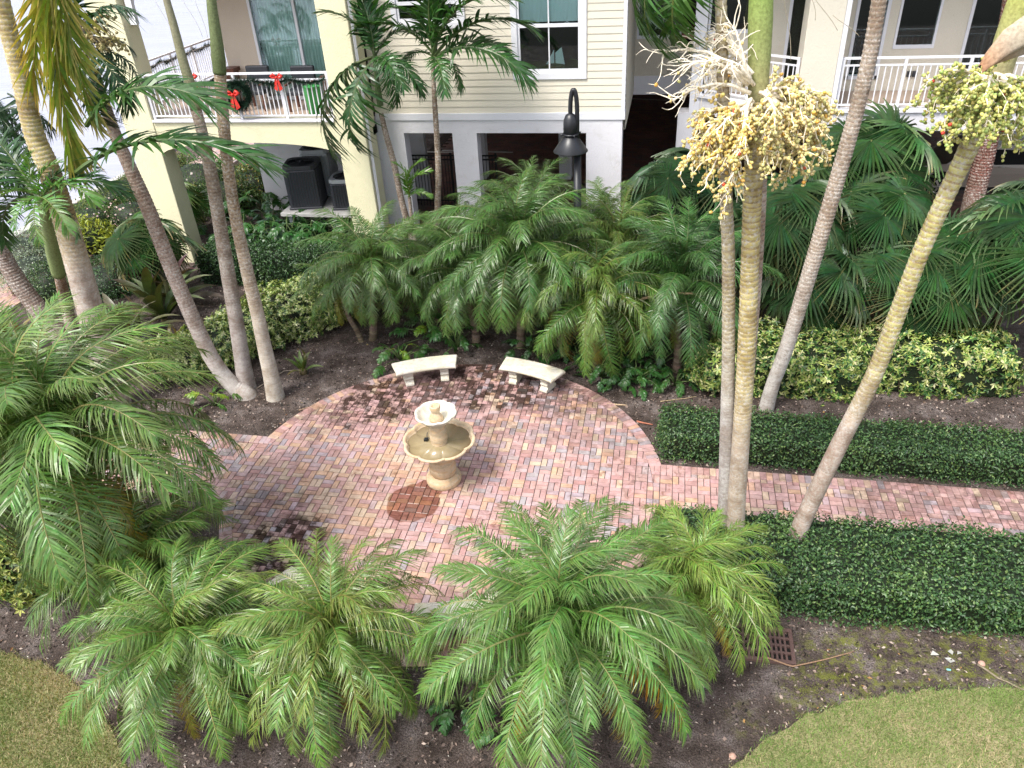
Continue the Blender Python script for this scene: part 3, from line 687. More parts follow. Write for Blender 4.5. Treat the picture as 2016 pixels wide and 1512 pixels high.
ob = MB(); c = AY(1795, 145, YB); ob.box((c.x - .11, YB - .03, c.z - .07), (c.x - .012, YB + .02, c.z + .06)); ob.box((c.x + .012, YB - .03, c.z - .07), (c.x + .11, YB + .02, c.z + .06)); ob.build('outlet_box', MT['ac_dark'], BLD)
# upper block, garage ceiling, rear walls and garage piers
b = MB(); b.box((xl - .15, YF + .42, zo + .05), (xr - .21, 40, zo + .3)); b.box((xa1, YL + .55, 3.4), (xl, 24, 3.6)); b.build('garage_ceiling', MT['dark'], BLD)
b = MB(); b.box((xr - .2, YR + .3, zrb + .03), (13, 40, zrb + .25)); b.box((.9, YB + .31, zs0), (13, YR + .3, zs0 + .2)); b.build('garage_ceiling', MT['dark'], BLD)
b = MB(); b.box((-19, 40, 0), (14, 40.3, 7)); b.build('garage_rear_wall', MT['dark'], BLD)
for x, y in ((-6.2, 25.5), (-3.3, 25.5), (-1.55, 21.6), (-6.2, 32), (-2.8, 32), (4.5, 25.2), (10.6, 26.5)):
    b = MB(); b.box((x - .2, y - .2, -.02), (x + .2, y + .2, zo + .05)); b.build('garage_pier', MT['white_stucco'], BLD)
b = MB(); b.box((AY(500, 283, 22).x, 22.0, -.02), (AY(602, 300, 22).x, 22.25, 3.4)); b.box((AY(602, 300, 22).x, 23.2, -.02), (xl - .2, 23.4, 3.4)); b.build('under_wall', MT['white_stucco'], BLD)
b = MB(); b.box((xl + .3, 26, 7.0), (13, 40, 9.4)); b.box((xa1, 26.2, 3.6), (xl + .3, 40, 9.4)); b.build('upper_floors', MT['cream_stucco'], BLD)
b = MB(); b.box((xa0 - .7, YL - .5, 9.4), (13.5, 40, 9.6)); b.build('roof', MT['grey'], BLD)

# garage floor of dark pavers with worn lines
gf = MB(); random.seed(3)
for i in range(56):
    for j in range(96):
        x = -8.6 + i * .36; y = YF + .42 + j * .205
        if x > 11.2: continue
        if y < 21.2 and x > -1.3: continue
        c = random.choice([(.16, .075, .058), (.13, .06, .05), (.19, .095, .07), (.11, .07, .06)]); xo = .18 * (j % 2)
        vs, fs = brick_geo(rect(x + xo, y, x + xo + .352, y + .197), .035 + random.gauss(0, .0008)); gf.add(vs, fs, c)
gfl = empty('garage_floor', (0, 0, 0), kind='structure'); tag(gf.build('brick_field', MT['garage_brick'], gfl), kind='stuff')
b = MB(); b.add([(-9, YF + .4, .02), (14, YF + .4, .02), (14, 40, .02), (-9, 40, .02)], [(0, 1, 2, 3)]); b.build('joint_sand', MT['joint'], gfl)
b = MB()
for (p, q) in (((870, 296), (1010, 300)), ((800, 298), (890, 300)), ((1235, 194), (1330, 198))):
    p = G(*p, .046); q = G(*q, .046); d = (q - p).normalized(); nrm = Vector((-d.y, d.x, 0)) * .07
    b.add([p - nrm, q - nrm, q + nrm, p + nrm], [(0, 1, 2, 3)])
p = G(970, 372, .046); q = G(1000, 345, .046); nrm = Vector((.05, .03, 0)); b.add([p - nrm, p + nrm, q + nrm, q - nrm], [(0, 1, 2, 3)])
b.build('line_marking', MT['paint_line'], gfl)
# iron fence behind the left garage opening
yfz = 22.6; fx0, fx1 = -8.0, -5.0
FN = empty('iron_fence', ((fx0 + fx1) / 2, yfz, 0), 'black iron picket fence inside the left garage opening', 'fence')
r = MB(); zf = AY(850, 306, yfz).z
for z in (zf, zf - .12, .25): r.bar((fx0, yfz, z), (fx1, yfz, z), .04, .04)
r.build('rail', MT['black'], FN)
pk = MB(); pk.bar((0, 0, .06), (0, 0, zf), .018, .018, up=Vector((0, 1, 0))); pk = pk.mesh('picket', MT['black'])
for k in range(30): link('picket', pk, FN, Vector((fx0 + (fx1 - fx0) * (k + .5) / 30, yfz, 0)) - Vector(FN.location))
for x in (fx0 + .05, -6.45, fx1 - .05):
    r = MB(); r.bar((x, yfz, 0), (x, yfz, zf + .08), .06, .06, up=Vector((0, 1, 0))); r.build('post', MT['black'], FN)

# ---------------------------------------------------------------- things on the left balcony
def garland(name, label, pts, rad, n, loc):
    """needle sprigs round a line"""
    P = []; 
    for i in range(len(pts) - 1):
        for k in range(n): P.append(Vector(pts[i]).lerp(Vector(pts[i + 1]), k / n))
    V = []; C = []
    for p in P:
        for _ in range(9):
            d = Vector((random.gauss(0, 1), random.gauss(0, 1), random.gauss(0, 1))).normalized() * rad * random.uniform(.6, 1.5); w = d.cross(Vector((.3, .5, .8))).normalized() * .011
            c = random.choice([(.010, .035, .018), (.016, .05, .026), (.008, .024, .016)]); V += [p - w, p + w, p + d]; C += [c] * 3
    return np.array([tuple(v) for v in V]), np.array(C)
gy = YL + .05; hz = ZB + 1.05; gx = np.linspace(xa1 + .05, xc0 - .08, 26)
pts = [(x, gy - .03, hz - .05 - .10 * abs(sin(i * .62))) for i, x in enumerate(gx)]
V, C_ = garland('g', '', pts, .12, 10, None); tag(link('christmas_garland', mesh_np('christmas_garland', V, np.arange(len(V)).reshape(-1, 3), C_, MT['tint'])), 'green fir garland hung along the front balcony handrail', 'garland', 'christmas garlands on the balcony rails')
pts = [(xa0 - .1, y, hz - .05 - .08 * abs(sin(i * .9))) for i, y in enumerate(np.linspace(YL + .7, 24.3, 24))]
V, C_ = garland('g', '', pts, .12, 8, None); tag(link('christmas_garland', mesh_np('christmas_garland', V, np.arange(len(V)).reshape(-1, 3), C_, MT['tint'])), 'green fir garland hung along the side rail facing the river', 'garland', 'christmas garlands on the balcony rails')
pc = AY(470, 188, YL - .02); R = .26
pts = [(pc.x + R * cos(a), YL - .02, pc.z + R * sin(a)) for a in np.linspace(0, 2 * pi, 31)]
V, C_ = garland('w', '', pts, .19, 11, None)
WR = empty('christmas_wreath', (pc.x, YL - .02, pc.z - .3), 'round fir wreath with a red bow hung on the balcony balusters', 'wreath')
o = link('foliage', mesh_np('wreath_foliage', V, np.arange(len(V)).reshape(-1, 3), C_, MT['tint']), WR); o.location = -parent_loc(WR)
def bow(mb, c, s):
    for sg in (-1, 1):
        mb.tube([c, c + Vector((sg * .09 * s, -.03 * s, .07 * s)), c + Vector((sg * .14 * s, -.02 * s, .03 * s)), c + Vector((sg * .09 * s, -.04 * s, -.01 * s)), c], [.012 * s, .035 * s, .04 * s, .03 * s, .012 * s], 6)
        mb.add([c + Vector((0, -.03, 0)), c + Vector((sg * .04 * s, -.045, 0)), c + Vector((sg * .11 * s, -.03, -.26 * s)), c + Vector((sg * .02 * s, -.05, -.31 * s))], [(0, 1, 2, 3)])
    mb.lathe([(.001, -.03 * s), (.03 * s, -.015 * s), (.032 * s, .015 * s), (.001, .03 * s)], c + Vector((0, -.04 * s, 0)), 8)
bm_ = MB(); bow(bm_, Vector((pc.x - .06, YL - .16, pc.z + .06)), 1.15); bm_.build('bow', MT['red'], WR)
for px, py, lab in ((545, 152, 'red ribbon bow on the front garland right of the wreath'), (378, 152, 'red ribbon bow on the front garland left of the wreath')):
    c = AY(px, py, YL - .03); o = MB(); bow(o, Vector((0, 0, 0)), 1.0); o = o.build('ribbon_bow', MT['red'], None); o.location = c; tag(o, lab, 'bow', 'red bows on the balcony garland')
c = AY(628, 225, YL + .75); bn = empty('green_bin', (c.x, YL + .75, ZB), 'bright green plastic bin standing behind the balcony balusters', 'bin')
o = MB(); o.lathe([(.19, .0), (.24, .62), (.25, .66)], (c.x - .1, YL + .8, ZB - .02), 4, smooth=False); o.build('body', MT['green_bin'], bn, bevel=.02)
o = MB(); o.lathe([(.26, .66), (.27, .69), (.02, .74)], (c.x - .1, YL + .8, ZB - .02), 4, smooth=False); o.build('lid', MT['green_bin'], bn, bevel=.01)
def cush_chair(x, y, lab):
    r = empty('patio_chair', (x, y, ZB), lab, 'chair', 'dark patio chairs on the balcony')
    o = MB(); o.box((x - .32, y - .3, ZB + .38), (x + .32, y + .3, ZB + .5)); o.build('seat', MT['ac_dark'], r, bevel=.03)
    o = MB(); o.box((x - .32, y + .22, ZB + .5), (x + .32, y + .34, ZB + 1.0)); o.build('backrest', MT['ac_dark'], r, bevel=.03)
    for sx in (-.28, .28):
        for sy in (-.26, .26): o = MB(); o.box((x + sx - .025, y + sy - .025, ZB - .02), (x + sx + .025, y + sy + .025, ZB + .38)); o.build('leg', MT['wood'], r)
        o = MB(); o.box((x + sx - .03, y - .3, ZB + .62), (x + sx + .03, y + .26, ZB + .66)); o.build('armrest', MT['wood'], r)
cush_chair(-9.3, 19.3, 'dark cushioned patio chair beside the green bin'); cush_chair(-10.6, 19.4, 'dark cushioned patio chair behind the wreath')
r = empty('wooden_chest', (-8.35, 19.75, ZB), 'reddish brown wooden chest near the sliding door', 'chest')
o = MB(); o.box((-8.8, 19.55, ZB), (-8.0, 20.0, ZB + .7)); o.build('body', MT['wood'], r, bevel=.01); o = MB(); o.box((-8.84, 19.5, ZB + .702), (-7.96, 20.05, ZB + .75)); o.build('lid', MT['wood'], r, bevel=.01)
c = AY(452, 128, 20.0); r = empty('planter_stand', (c.x, 20.0, ZB), 'brown wooden planter stand at the corner of the beige wall', 'planter')
o = MB(); o.box((c.x - .14, 19.86, ZB), (c.x + .14, 20.14, ZB + .8)); o.build('body', MT['wood'], r); o = MB(); o.box((c.x - .18, 19.82, ZB + .802), (c.x + .18, 20.18, ZB + .9)); o.build('top', MT['wood'], r)
# toy sailboat on the window ledge
sb = AY(1092, 124, YF + .28); zf_ = wz0 + .15
r = empty('model_sailboat', (sb.x, YF + .28, zf_), 'small model sailboat with two white sails behind the window', 'model boat')
o = MB(); o.add([(sb.x - .2, YF + .28, zf_ + .1), (sb.x, YF + .23, zf_ + .1), (sb.x + .22, YF + .28, zf_ + .1), (sb.x, YF + .33, zf_ + .1), (sb.x - .1, YF + .28, zf_), (sb.x + .12, YF + .28, zf_)], [(0, 1, 2, 3), (0, 4, 1), (1, 4, 5), (1, 5, 2), (2, 5, 3), (3, 5, 4), (3, 4, 0)]); o.build('hull', MT['wood'], r)
o = MB(); o.tube([(sb.x, YF + .28, zf_ + .1), (sb.x, YF + .28, zf_ + .5)], .006, 6); o.build('mast', MT['wood'], r)
o = MB(); o.add([(sb.x - .2, YF + .28, zf_ + .13), (sb.x - .01, YF + .28, zf_ + .15), (sb.x - .01, YF + .28, zf_ + .45)], [(0, 1, 2)]); o.build('sail', MT['shade'], r)
o = MB(); o.add([(sb.x + .02, YF + .28, zf_ + .15), (sb.x + .24, YF + .28, zf_ + .12), (sb.x + .17, YF + .28, zf_ + .5), (sb.x + .02, YF + .28, zf_ + .38)], [(0, 1, 2, 3)]); o.build('sail', MT['shade'], r)

# ---------------------------------------------------------------- air conditioners on a raised platform
PZ = AY(600, 405, 19.6).z
pf = empty('equipment_platform', (-9.2, 19.9, 0), 'raised grey slab on steel legs under the arch', 'platform')
o = MB(); o.box((-10.5, 19.0, PZ - .1), (-7.7, 21.3, PZ)); o.build('slab', MT['grey'], pf, bevel=.01)
for x, y in ((-10.3, 19.2), (-9.0, 19.2), (-7.9, 19.2), (-10.3, 21.1), (-7.9, 21.1)): o = MB(); o.box((x - .05, y - .05, -.02), (x + .05, y + .05, PZ - .1)); o.build('leg', MT['ac_light'], pf)
def ac(x, y, w, h, rz, lab, body='ac_dark', top='ac_dark'):
    r = empty('air_conditioner', (x, y, PZ), lab, 'air conditioner', 'outdoor air conditioner units under the arch'); r.rotation_euler = (0, 0, rz)
    def B(mb, name, mat, parent=None, bev=0):
        o = link(name, mb.mesh(name, MT[mat]), parent or r)
        if bev: b_ = o.modifiers.new('bevel', 'BEVEL'); b_.width = bev; b_.segments = 3
        return o
    o = MB(); o.box((-w / 2 + .02, -w / 2 + .02, .03), (w / 2 - .02, w / 2 - .02, h - .1)); B(o, 'cabinet', body, bev=.06)
    o = MB(); o.box((-w / 2 - .01, -w / 2 - .01, 0), (w / 2 + .01, w / 2 + .01, .07)); B(o, 'base', body, bev=.03)
    lv = MB(); k = int(w / .085)
    for i in range(k):
        q = -w / 2 + .08 + (w - .16) * (i + .5) / k
        for sg in (-1, 1): lv.box((q - .008, sg * (w / 2 - .02), .1), (q + .008, sg * (w / 2 + .006), h - .14)); lv.box((sg * (w / 2 - .02), q - .008, .1), (sg * (w / 2 + .006), q + .008, h - .14))
    B(lv, 'louvre', 'ac_dark' if body == 'ac_dark' else 'ac_light')
    n = 40; rr = w * .42; vs = []; ring = []
    for k in range(n):
        a = 2 * pi * k / n; ca, sa = cos(a), sin(a); q = w / 2 / max(abs(ca), abs(sa)); q = min(q, w * .62)
        vs += [(q * ca, q * sa, h - .1), (q * ca * .99, q * sa * .99, h), (rr * ca, rr * sa, h), (rr * ca * .97, rr * sa * .97, h - .08)]
    fs = [(4 * k + i, 4 * ((k + 1) % n) + i, 4 * ((k + 1) % n) + i + 1, 4 * k + i + 1) for k in range(n) for i in range(3)]
    T = MB().add(vs, fs, smooth=False); T = B(T, 'top_cover', top)
    o = MB(); o.lathe([(rr, h - .25), (rr, h - .23)], (0, 0, 0), 32); B(o, 'fan_well', 'dark')
    o = MB()
    for q in np.linspace(.12, .97, 8): o.tube([(rr * q * cos(a), rr * q * sin(a), h - .015 + .03 * (1 - q)) for a in np.linspace(0, 2 * pi, 33)], .006, 4, cap=False)
    for k in range(8): o.tube([(0, 0, h + .015), (rr * cos(k * pi / 4), rr * sin(k * pi / 4), h - .015)], .007, 4)
    o.lathe([(.05, h - .02), (.06, h + .02), (.001, h + .03)], (0, 0, 0), 12); B(o, 'fan_guard', 'black', T)
    return r
c = AY(603, 402, 19.55); ac(c.x + .0, 19.75, .92, 1.22, radians(12), 'largest charcoal air conditioner unit nearest the garden')
c = AY(690, 402, 19.5); ac(c.x - .1, 19.7, .80, .86, radians(8), 'low charcoal air conditioner unit beside the yellow pier', top='ac_light')
c = AY(638, 380, 20.8); ac(c.x + .05, 20.75, .85, 1.35, radians(8), 'grey air conditioner unit standing behind the charcoal ones', 'ac_light', 'ac_light')

# ---------------------------------------------------------------- parked cars in the garage
def wheel(parent, x, y, r, w, spokes, tyre='rubber', rim='rim'):
    o = MB(); n = 28; prof = [(r * .62, -w / 2), (r * .95, -w / 2), (r, -w / 2 + .03), (r, w / 2 - .03), (r * .95, w / 2), (r * .62, w / 2)]; vs = []
    for a in range(n):
        for q, yy in prof: vs.append((x + q * cos(2 * pi * a / n), y + yy, r + q * sin(2 * pi * a / n)))
    m = len(prof); o.add(vs, [(a * m + i, a * m + i + 1, ((a + 1) % n) * m + i + 1, ((a + 1) % n) * m + i) for a in range(n) for i in range(m - 1)], smooth=True)
    T = o.build('wheel', MT[tyre], parent)
    o = MB(); f = y - w / 2 + .02
    for a in range(n): pass
    o.tube([(x + r * .6 * cos(t), f, r + r * .6 * sin(t)) for t in np.linspace(0, 2 * pi, 29)], .025, 6, cap=False)
    for k in range(spokes):
        t = 2 * pi * k / spokes; o.bar((x + .03 * cos(t), f - .01, r + .03 * sin(t)), (x + r * .6 * cos(t), f, r + r * .6 * sin(t)), .055 if spokes < 9 else .02, .03, up=Vector((0, 1, 0)))
    o.tube([(x, f - .03, r), (x, f + .05, r)], .05, 12); o.build('rim', MT[rim], T)
    return T
def car(x0, y, L, label, paint, facing=1, rim='rim', spokes=6, nw=2):
    """side-on saloon from x0 to x0+L, its near flank at y"""
    r = empty('parked_car', (x0 + L / 2, y + .9, 0), label, 'car', 'cars parked in the garage'); wd = 1.78
    prof = [(0.02, .35), (0, .62), (.06, .80), (.30, .88), (.78, .93), (1.0, .96), (1.0 * 1.0, .96)]
    s = L / 4.6; ol = [(0, .32), (-.02, .6), (.08, .82), (.35, .9), (.95, .95), (1.55, 1.38), (2.1, 1.47), (2.9, 1.45), (3.55, 1.2), (4.0, 1.02), (4.45, .98), (4.6, .8), (4.6, .35)]
    ol = [((p if facing > 0 else 4.6 - p) * s, z) for p, z in ol]
    if facing < 0: ol = ol[::-1]
    m = len(ol); vs = []
    for i, (p, z) in enumerate(ol):
        t = .16 * max(0, (z - .85) / .6); vs += [(x0 + p, y + t + .03, z), (x0 + p, y + wd - t - .03, z)]
    fs = [(2 * i, 2 * i + 1, 2 * i + 3, 2 * i + 2) for i in range(m - 1)] + [tuple(2 * i for i in range(m - 1, -1, -1)), tuple(2 * i + 1 for i in range(m))]
    o = MB().add(vs, fs); o.build('body', MT[paint], r, bevel=.05)
    w = [(1.15, .97), (1.62, 1.33), (2.1, 1.40), (2.85, 1.38), (3.4, 1.18), (3.5, 1.0)]; w = [((p if facing > 0 else 4.6 - p) * s, z) for p, z in w]
    def side(z): return y + .16 * max(0, (z - .85) / .6) + .022
    o = MB().add([(x0 + p, side(z), z) for p, z in w], [tuple(range(len(w)))]); o.build('window', MT['rubber'], r)
    for p in (.85, 3.65):
        p = (p if facing > 0 else 4.6 - p) * s
        o = MB(); o.tube([(x0 + p + .40 * cos(t), y + .022, .36 + .40 * sin(t)) for t in np.linspace(0, pi, 18)], .035, 6); o.build('wheel_arch', MT['rubber'], r)
        o = MB(); o.lathe([(.001, 0), (.39, 0), (.39, .01)], (0, 0, 0), 24); oo = o.build('wheel_well', MT['rubber'], r, loc=Vector((x0 + p, y + .028, .36)) - Vector(r.location)); oo.rotation_euler = (pi / 2, 0, 0)
        wheel(r, x0 + p, y + .12, .34, .22, spokes, rim=rim)
    o = MB(); o.tube([(x0 + 2.35 * s, y + .015, .93), (x0 + 2.5 * s, y + .015, .93)], .014, 6); o.build('door_handle', MT['rim'], r)
    o = MB(); o.box((x0 + .9 * s, y + .0, .25), (x0 + 3.3 * s, y + .05, .33)); o.build('sill', MT['rubber'], r)
    return r
car(7.15, 24.1, 4.5, 'tan car parked under the right balcony behind the fan palms', 'car', 1)
car(-9.6, 31.0, 4.4, 'dark car in the deep shade of the left garage opening', 'car_dark', -1, 'whiterim', 12)

# ---------------------------------------------------------------- lamp post
LP = Vector((AY(1137, 400, 14.6).x, 14.6, 0)); zt = AY(1132, 172, 14.6).z
L_ = empty('lamp_post', LP, 'black gooseneck lamp post with a wide conical shade by the palms', 'lamp post')
o = MB(); o.tube([LP, LP + Vector((0, 0, AY(1138, 300, 14.6).z))], .075, 16); o.build('pole', MT['black'], L_)
o = MB(); o.lathe([(.16, 0), (.17, .05), (.12, .12), (.10, .3), (.08, .33)], LP, 20); o.build('base', MT['black'], L_)
zh = AY(1138, 300, 14.6).z; ax = AY(1123, 240, 14.6).x - LP.x; o = MB()
pts = [LP + Vector((0, 0, zh - .1)), LP + Vector((0, 0, zt - .45))] + [LP + Vector((ax / 2 + ax / 2 * -cos(t) , 0, zt - .42 + .38 * sin(t))) for t in np.linspace(0, pi, 16)] + [LP + Vector((ax, 0, AY(1123, 236, 14.6).z))]
o.tube(pts, .042, 12); o.build('gooseneck', MT['black'], L_)
o = MB(); o.tube([LP + Vector((0, 0, zh - .05)), LP + Vector((0, 0, zh + .06))], .085, 16); o.build('collar', MT['black'], L_)
zc = AY(1124, 262, 14.6).z; lc = LP + Vector((ax, 0, zc))
o = MB(); o.lathe([(.10, -.02), (.135, .0), (.135, .16), (.125, .25), (.09, .33), (.03, .37), (.001, .372)], lc, 24); o.build('lamp_housing', MT['black'], L_)
o = MB(); o.lathe([(.15, -.03), (.16, -.015), (.15, .0)], lc, 24); 
for k in range(4): 
    a = k * pi / 2 + .5; o.tube([lc + Vector((.13 * cos(a), .13 * sin(a), -.015)), lc + Vector((.205 * cos(a), .205 * sin(a), -.015))], .018, 8)
o.build('clamp_ring', MT['black'], L_)
zsb = -.34
o = MB(); o.lathe([(.315, zsb + .012), (.325, zsb), (.328, zsb + .012), (.12, -.04), (.10, -.03)], lc, 40); o.build('lamp_shade', MT['black'], L_)
o = MB(); o.lathe([(.001, -.26), (.06, -.24), (.07, -.18), (.05, -.1), (.04, -.05)], lc, 16); o.build('bulb', MT['white'], L_)

# ---------------------------------------------------------------- fountain
FC = Vector((-3.42, 9.68, BR_T))
F_ = empty('fountain', FC, 'two tiered sandstone fountain with scalloped basins in the brick circle', 'fountain')
o = MB(); o.lathe([(.29, 0), (.30, .03), (.30, .10), (.285, .13), (.25, .15), (.235, .17), (.20, .175)], FC, 48); o.build('foot', MT['sand'], F_)
o = MB(); o.lathe([(.205, .176), (.225, .22), (.235, .30), (.232, .33), (.22, .345), (.225, .36), (.205, .42), (.165, .50), (.145, .58), (.15, .66), (.17, .70), (.16, .72)], FC, 48); o.build('pedestal', MT['sand'], F_)
zr = .87
prof = [(.14, .70), (.30, .715), (.44, .765), (.55, .83), (.592, zr - .02), (.612, zr), (.612, zr + .022), (.595, zr + .035), (.57, zr + .03), (.55, zr + .005), (.53, zr - .05), (.40, zr - .085), (.20, zr - .10), (.02, zr - .10)]
sc = [0, .02, .04, .06, .075, .08, .08, .08, .08, .08, .07, .04, .01, 0]
o = MB(); o.lathe(prof, FC, 128, sc, 8); o.build('lower_basin', MT['sand'], F_)
o = MB(); o.lathe([(.001, zr - .055), (.535, zr - .05), (.54, zr - .045), (.001, zr - .0455)], FC, 128, [0, .075, .075, 0], 8); o.build('water', MT['murky'], F_)
o = MB(); o.lathe([(.13, zr - .10), (.135, zr - .02), (.13, zr + .0), (.145, zr + .03), (.145, zr + .12), (.13, zr + .15), (.138, zr + .17), (.135, zr + .24), (.11, zr + .31), (.09, zr + .35), (.10, zr + .38)], FC, 40); o.build('column', MT['sand'], F_)
z2 = 1.41
prof = [(.09, z2 - .18), (.16, z2 - .165), (.24, z2 - .11), (.315, z2 - .03), (.345, z2), (.35, z2 + .015), (.34, z2 + .03), (.315, z2 + .028), (.29, z2 - .0), (.25, z2 - .07), (.16, z2 - .12), (.02, z2 - .13)]
o = MB(); o.lathe(prof, FC, 128, [0, .01, .03, .06, .075, .08, .08, .075, .06, .04, .01, 0], 8); o.build('upper_basin', MT['bench'], F_)
o = MB(); o.lathe([(.115, z2 - .13), (.118, z2 - .09), (.10, z2 - .05), (.075, z2 - .01), (.062, z2 + .02), (.062, z2 + .03), (.075, z2 + .05), (.088, z2 + .10), (.09, z2 + .14), (.082, z2 + .155), (.06, z2 + .15), (.05, z2 + .13), (.001, z2 + .125)], FC, 64, [0, 0, 0, 0, 0, 0, .05, .08, .1, .1, .06, 0, 0], 16); o.build('finial', MT['sand'], F_)
o = MB()
for k in range(8):
    a = 2 * pi * (k + .5) / 8; p = FC + Vector((.565 * cos(a), .565 * sin(a), zr + .02)); o.lathe([(.001, -.012), (.018, 0), (.018, .008), (.001, .018)], p, 8)
o.build('basin_bead', MT['sand'], F_)
pc = G(839, 866, zr); r = empty('pump', (pc.x, pc.y, FC.z + zr - .10), 'small black pump with a wire lying in the lower basin', 'pump')
o = MB(); o.box((pc.x - .033, pc.y - .033, FC.z + zr - .10), (pc.x + .033, pc.y + .033, FC.z + zr - .005)); o.build('body', MT['black'], r, bevel=.006)
o = MB(); o.tube([Vector((pc.x + .01 * cos(t) - .0, pc.y + .05 + .06 * sin(t), FC.z + zr - .01 + .05 * sin(t * 1.0))) for t in np.linspace(0, pi, 10)] + [Vector((FC.x - .10, FC.y - .02, FC.z + zr + .02))], .004, 5); o.build('wire', MT['black'], r)
pp = G(849, 940, .05); o = MB(); o.box((-.05, -.05, 0), (.05, .04, .11)); o = o.build('stone_chunk', MT['bench'], None, bevel=.008); o.location = (pp.x, pp.y, BR_T); o.rotation_euler = (0, 0, .6); tag(o, 'pale broken block leaning at the foot of the fountain', 'stone')

# ---------------------------------------------------------------- curved benches
def bench(a0, a1, label):
    """a0, a1: degrees clockwise from straight away, round the middle of the brick circle"""
    am = radians((a0 + a1) / 2); r0, r1 = 3.05, 3.48; zs = .36; zt = .445; rm = (r0 + r1) / 2
    base = Vector((PC.x + rm * sin(am), PC.y + rm * cos(am), BR_T)); r = empty('curved_bench', base, label, 'bench', 'curved concrete benches round the brick circle')
    n = 24; A = [radians(a0 + (a1 - a0) * k / n) for k in range(n + 1)]
    def P(q, a, z): return (PC.x + q * sin(a), PC.y + q * cos(a), z)
    sec = [(r0 + .045, zs), (r0 + .01, zs + .02), (r0 + .01, zt - .02), (r0 + .03, zt), (r0 + .055, zt), (r0 + .06, zt - .006), (r1 - .06, zt - .006), (r1 - .055, zt), (r1 - .03, zt), (r1 - .01, zt - .02), (r1 - .01, zs + .02), (r1 - .045, zs)]
    m = len(sec); vs = [P(q, a, z) for a in A for q, z in sec]; fs = [(k * m + i, k * m + (i + 1) % m, (k + 1) * m + (i + 1) % m, (k + 1) * m + i) for k in range(n) for i in range(m)] + [tuple(range(m)), tuple(n * m + i for i in range(m - 1, -1, -1))]
    MB().add(vs, fs).build('seat', MT['bench'], r)
    # rope moulding: twisted bumps round the rim
    o = MB(); rim = [P(r0, a, zs + .043) for a in np.linspace(A[0], A[-1], 56)] + [P(q, A[-1], zs + .043) for q in np.linspace(r0 + .02, r1, 20)[1:]] + [P(r1, a, zs + .043) for a in np.linspace(A[-1], A[0], 56)[1:]] + [P(q, A[0], zs + .043) for q in np.linspace(r1 - .02, r0, 20)[1:]]
    for i, p in enumerate(rim):
        q = Vector(rim[(i + 1) % len(rim)]); p = Vector(p); d = (q - p).normalized() if (q - p).length > 1e-5 else Vector((1, 0, 0))
        o.tube([p - Vector((0, 0, .032)) - d * .012, p - d * .006, p + Vector((0, 0, .032)) + d * .012], [.010, .021, .010], 6)
    o.build('rope_moulding', MT['bench'], r)
    for u in (.2, .8):
        a = radians(a0 + (a1 - a0) * u); o = MB(); hw = .085
        side = [(r0 + .05, 0), (r0 + .03, .03), (r0 + .04, .075), (r0 + .075, .085), (r0 + .095, .12), (r0 + .06, .17), (r0 + .085, .215), (r0 + .055, .25), (r0 + .05, .30), (r0 + .075, zs - BR_T - .01), (r1 - .075, zs - BR_T - .01), (r1 - .05, .30), (r1 - .055, .25), (r1 - .085, .215), (r1 - .06, .17), (r1 - .095, .12), (r1 - .075, .085), (r1 - .04, .075), (r1 - .03, .03), (r1 - .05, 0)]
        ta = Vector((cos(a), -sin(a), 0)); ra = Vector((sin(a), cos(a), 0)); vs = []
        for sg in (-1, 1): vs += [PC + ra * q + ta * (sg * hw) + Vector((0, 0, BR_T + z)) for q, z in side]
        k = len(side); o.add(vs, [tuple(range(k)), tuple(range(2 * k - 1, k - 1, -1))] + [(i, k + i, k + (i + 1) % k, (i + 1) % k) for i in range(k)]); o.build('leg', MT['bench'], r, bevel=.01)
    return r
bench(-32, -10, 'white curved concrete bench left of centre behind the fountain')
bench(7.5, 29, 'white curved concrete bench right of centre with greenish stains')
bench(188.5, 211, 'white curved bench half hidden by fronds, left of the foreground pair')
bench(149.5, 172, 'white curved bench under palm fronds, right of the foreground pair')

# ---------------------------------------------------------------- drain grate
dc = (G(1420, 1290) + G(1560, 1240) + G(1558, 1318) + G(1425, 1228)) / 4; DW, DH = .92, .56
r = empty('drain_grate', (dc.x, dc.y, 0), 'rusty brown slotted drain grate set in the soil', 'drain grate')
o = MB(); x0, x1, y0, y1 = dc.x - DW / 2, dc.x + DW / 2, dc.y - DH / 2, dc.y + DH / 2
for a, c in (((x0, y0), (x1, y0 + .05)), ((x0, y1 - .05), (x1, y1)), ((x0, y0 + .05), (x0 + .05, y1 - .05)), ((x1 - .05, y0 + .05), (x1, y1 - .05))): o.box((*a, -.02), (*c, .045))
o.build('frame', MT['brown_grate'], r, bevel=.004)
bm1 = MB(); bm1.box((-.013, y0 - dc.y + .05, .0), (.013, y1 - dc.y - .05, .04)); bm1 = bm1.mesh('bar', MT['brown_grate'])
for k in range(1, 14): link('bar', bm1, r, (x0 + .05 + (DW - .1) * k / 14 - dc.x, 0, 0))
for k in range(1, 4): o = MB(); yy = y0 + .05 + (DH - .1) * k / 4; o.box((x0 + .05, yy - .016, .002), (x1 - .05, yy + .016, .0385)); o.build('cross_bar', MT['brown_grate'], r)
o = MB(); o.add([(x0, y0, .006), (x1, y0, .006), (x1, y1, .006), (x0, y1, .006)], [(0, 1, 2, 3)]); o.build('pit_shade', MT['rubber'], r)  # flat black sheet above the soil, stands for shade below the slots

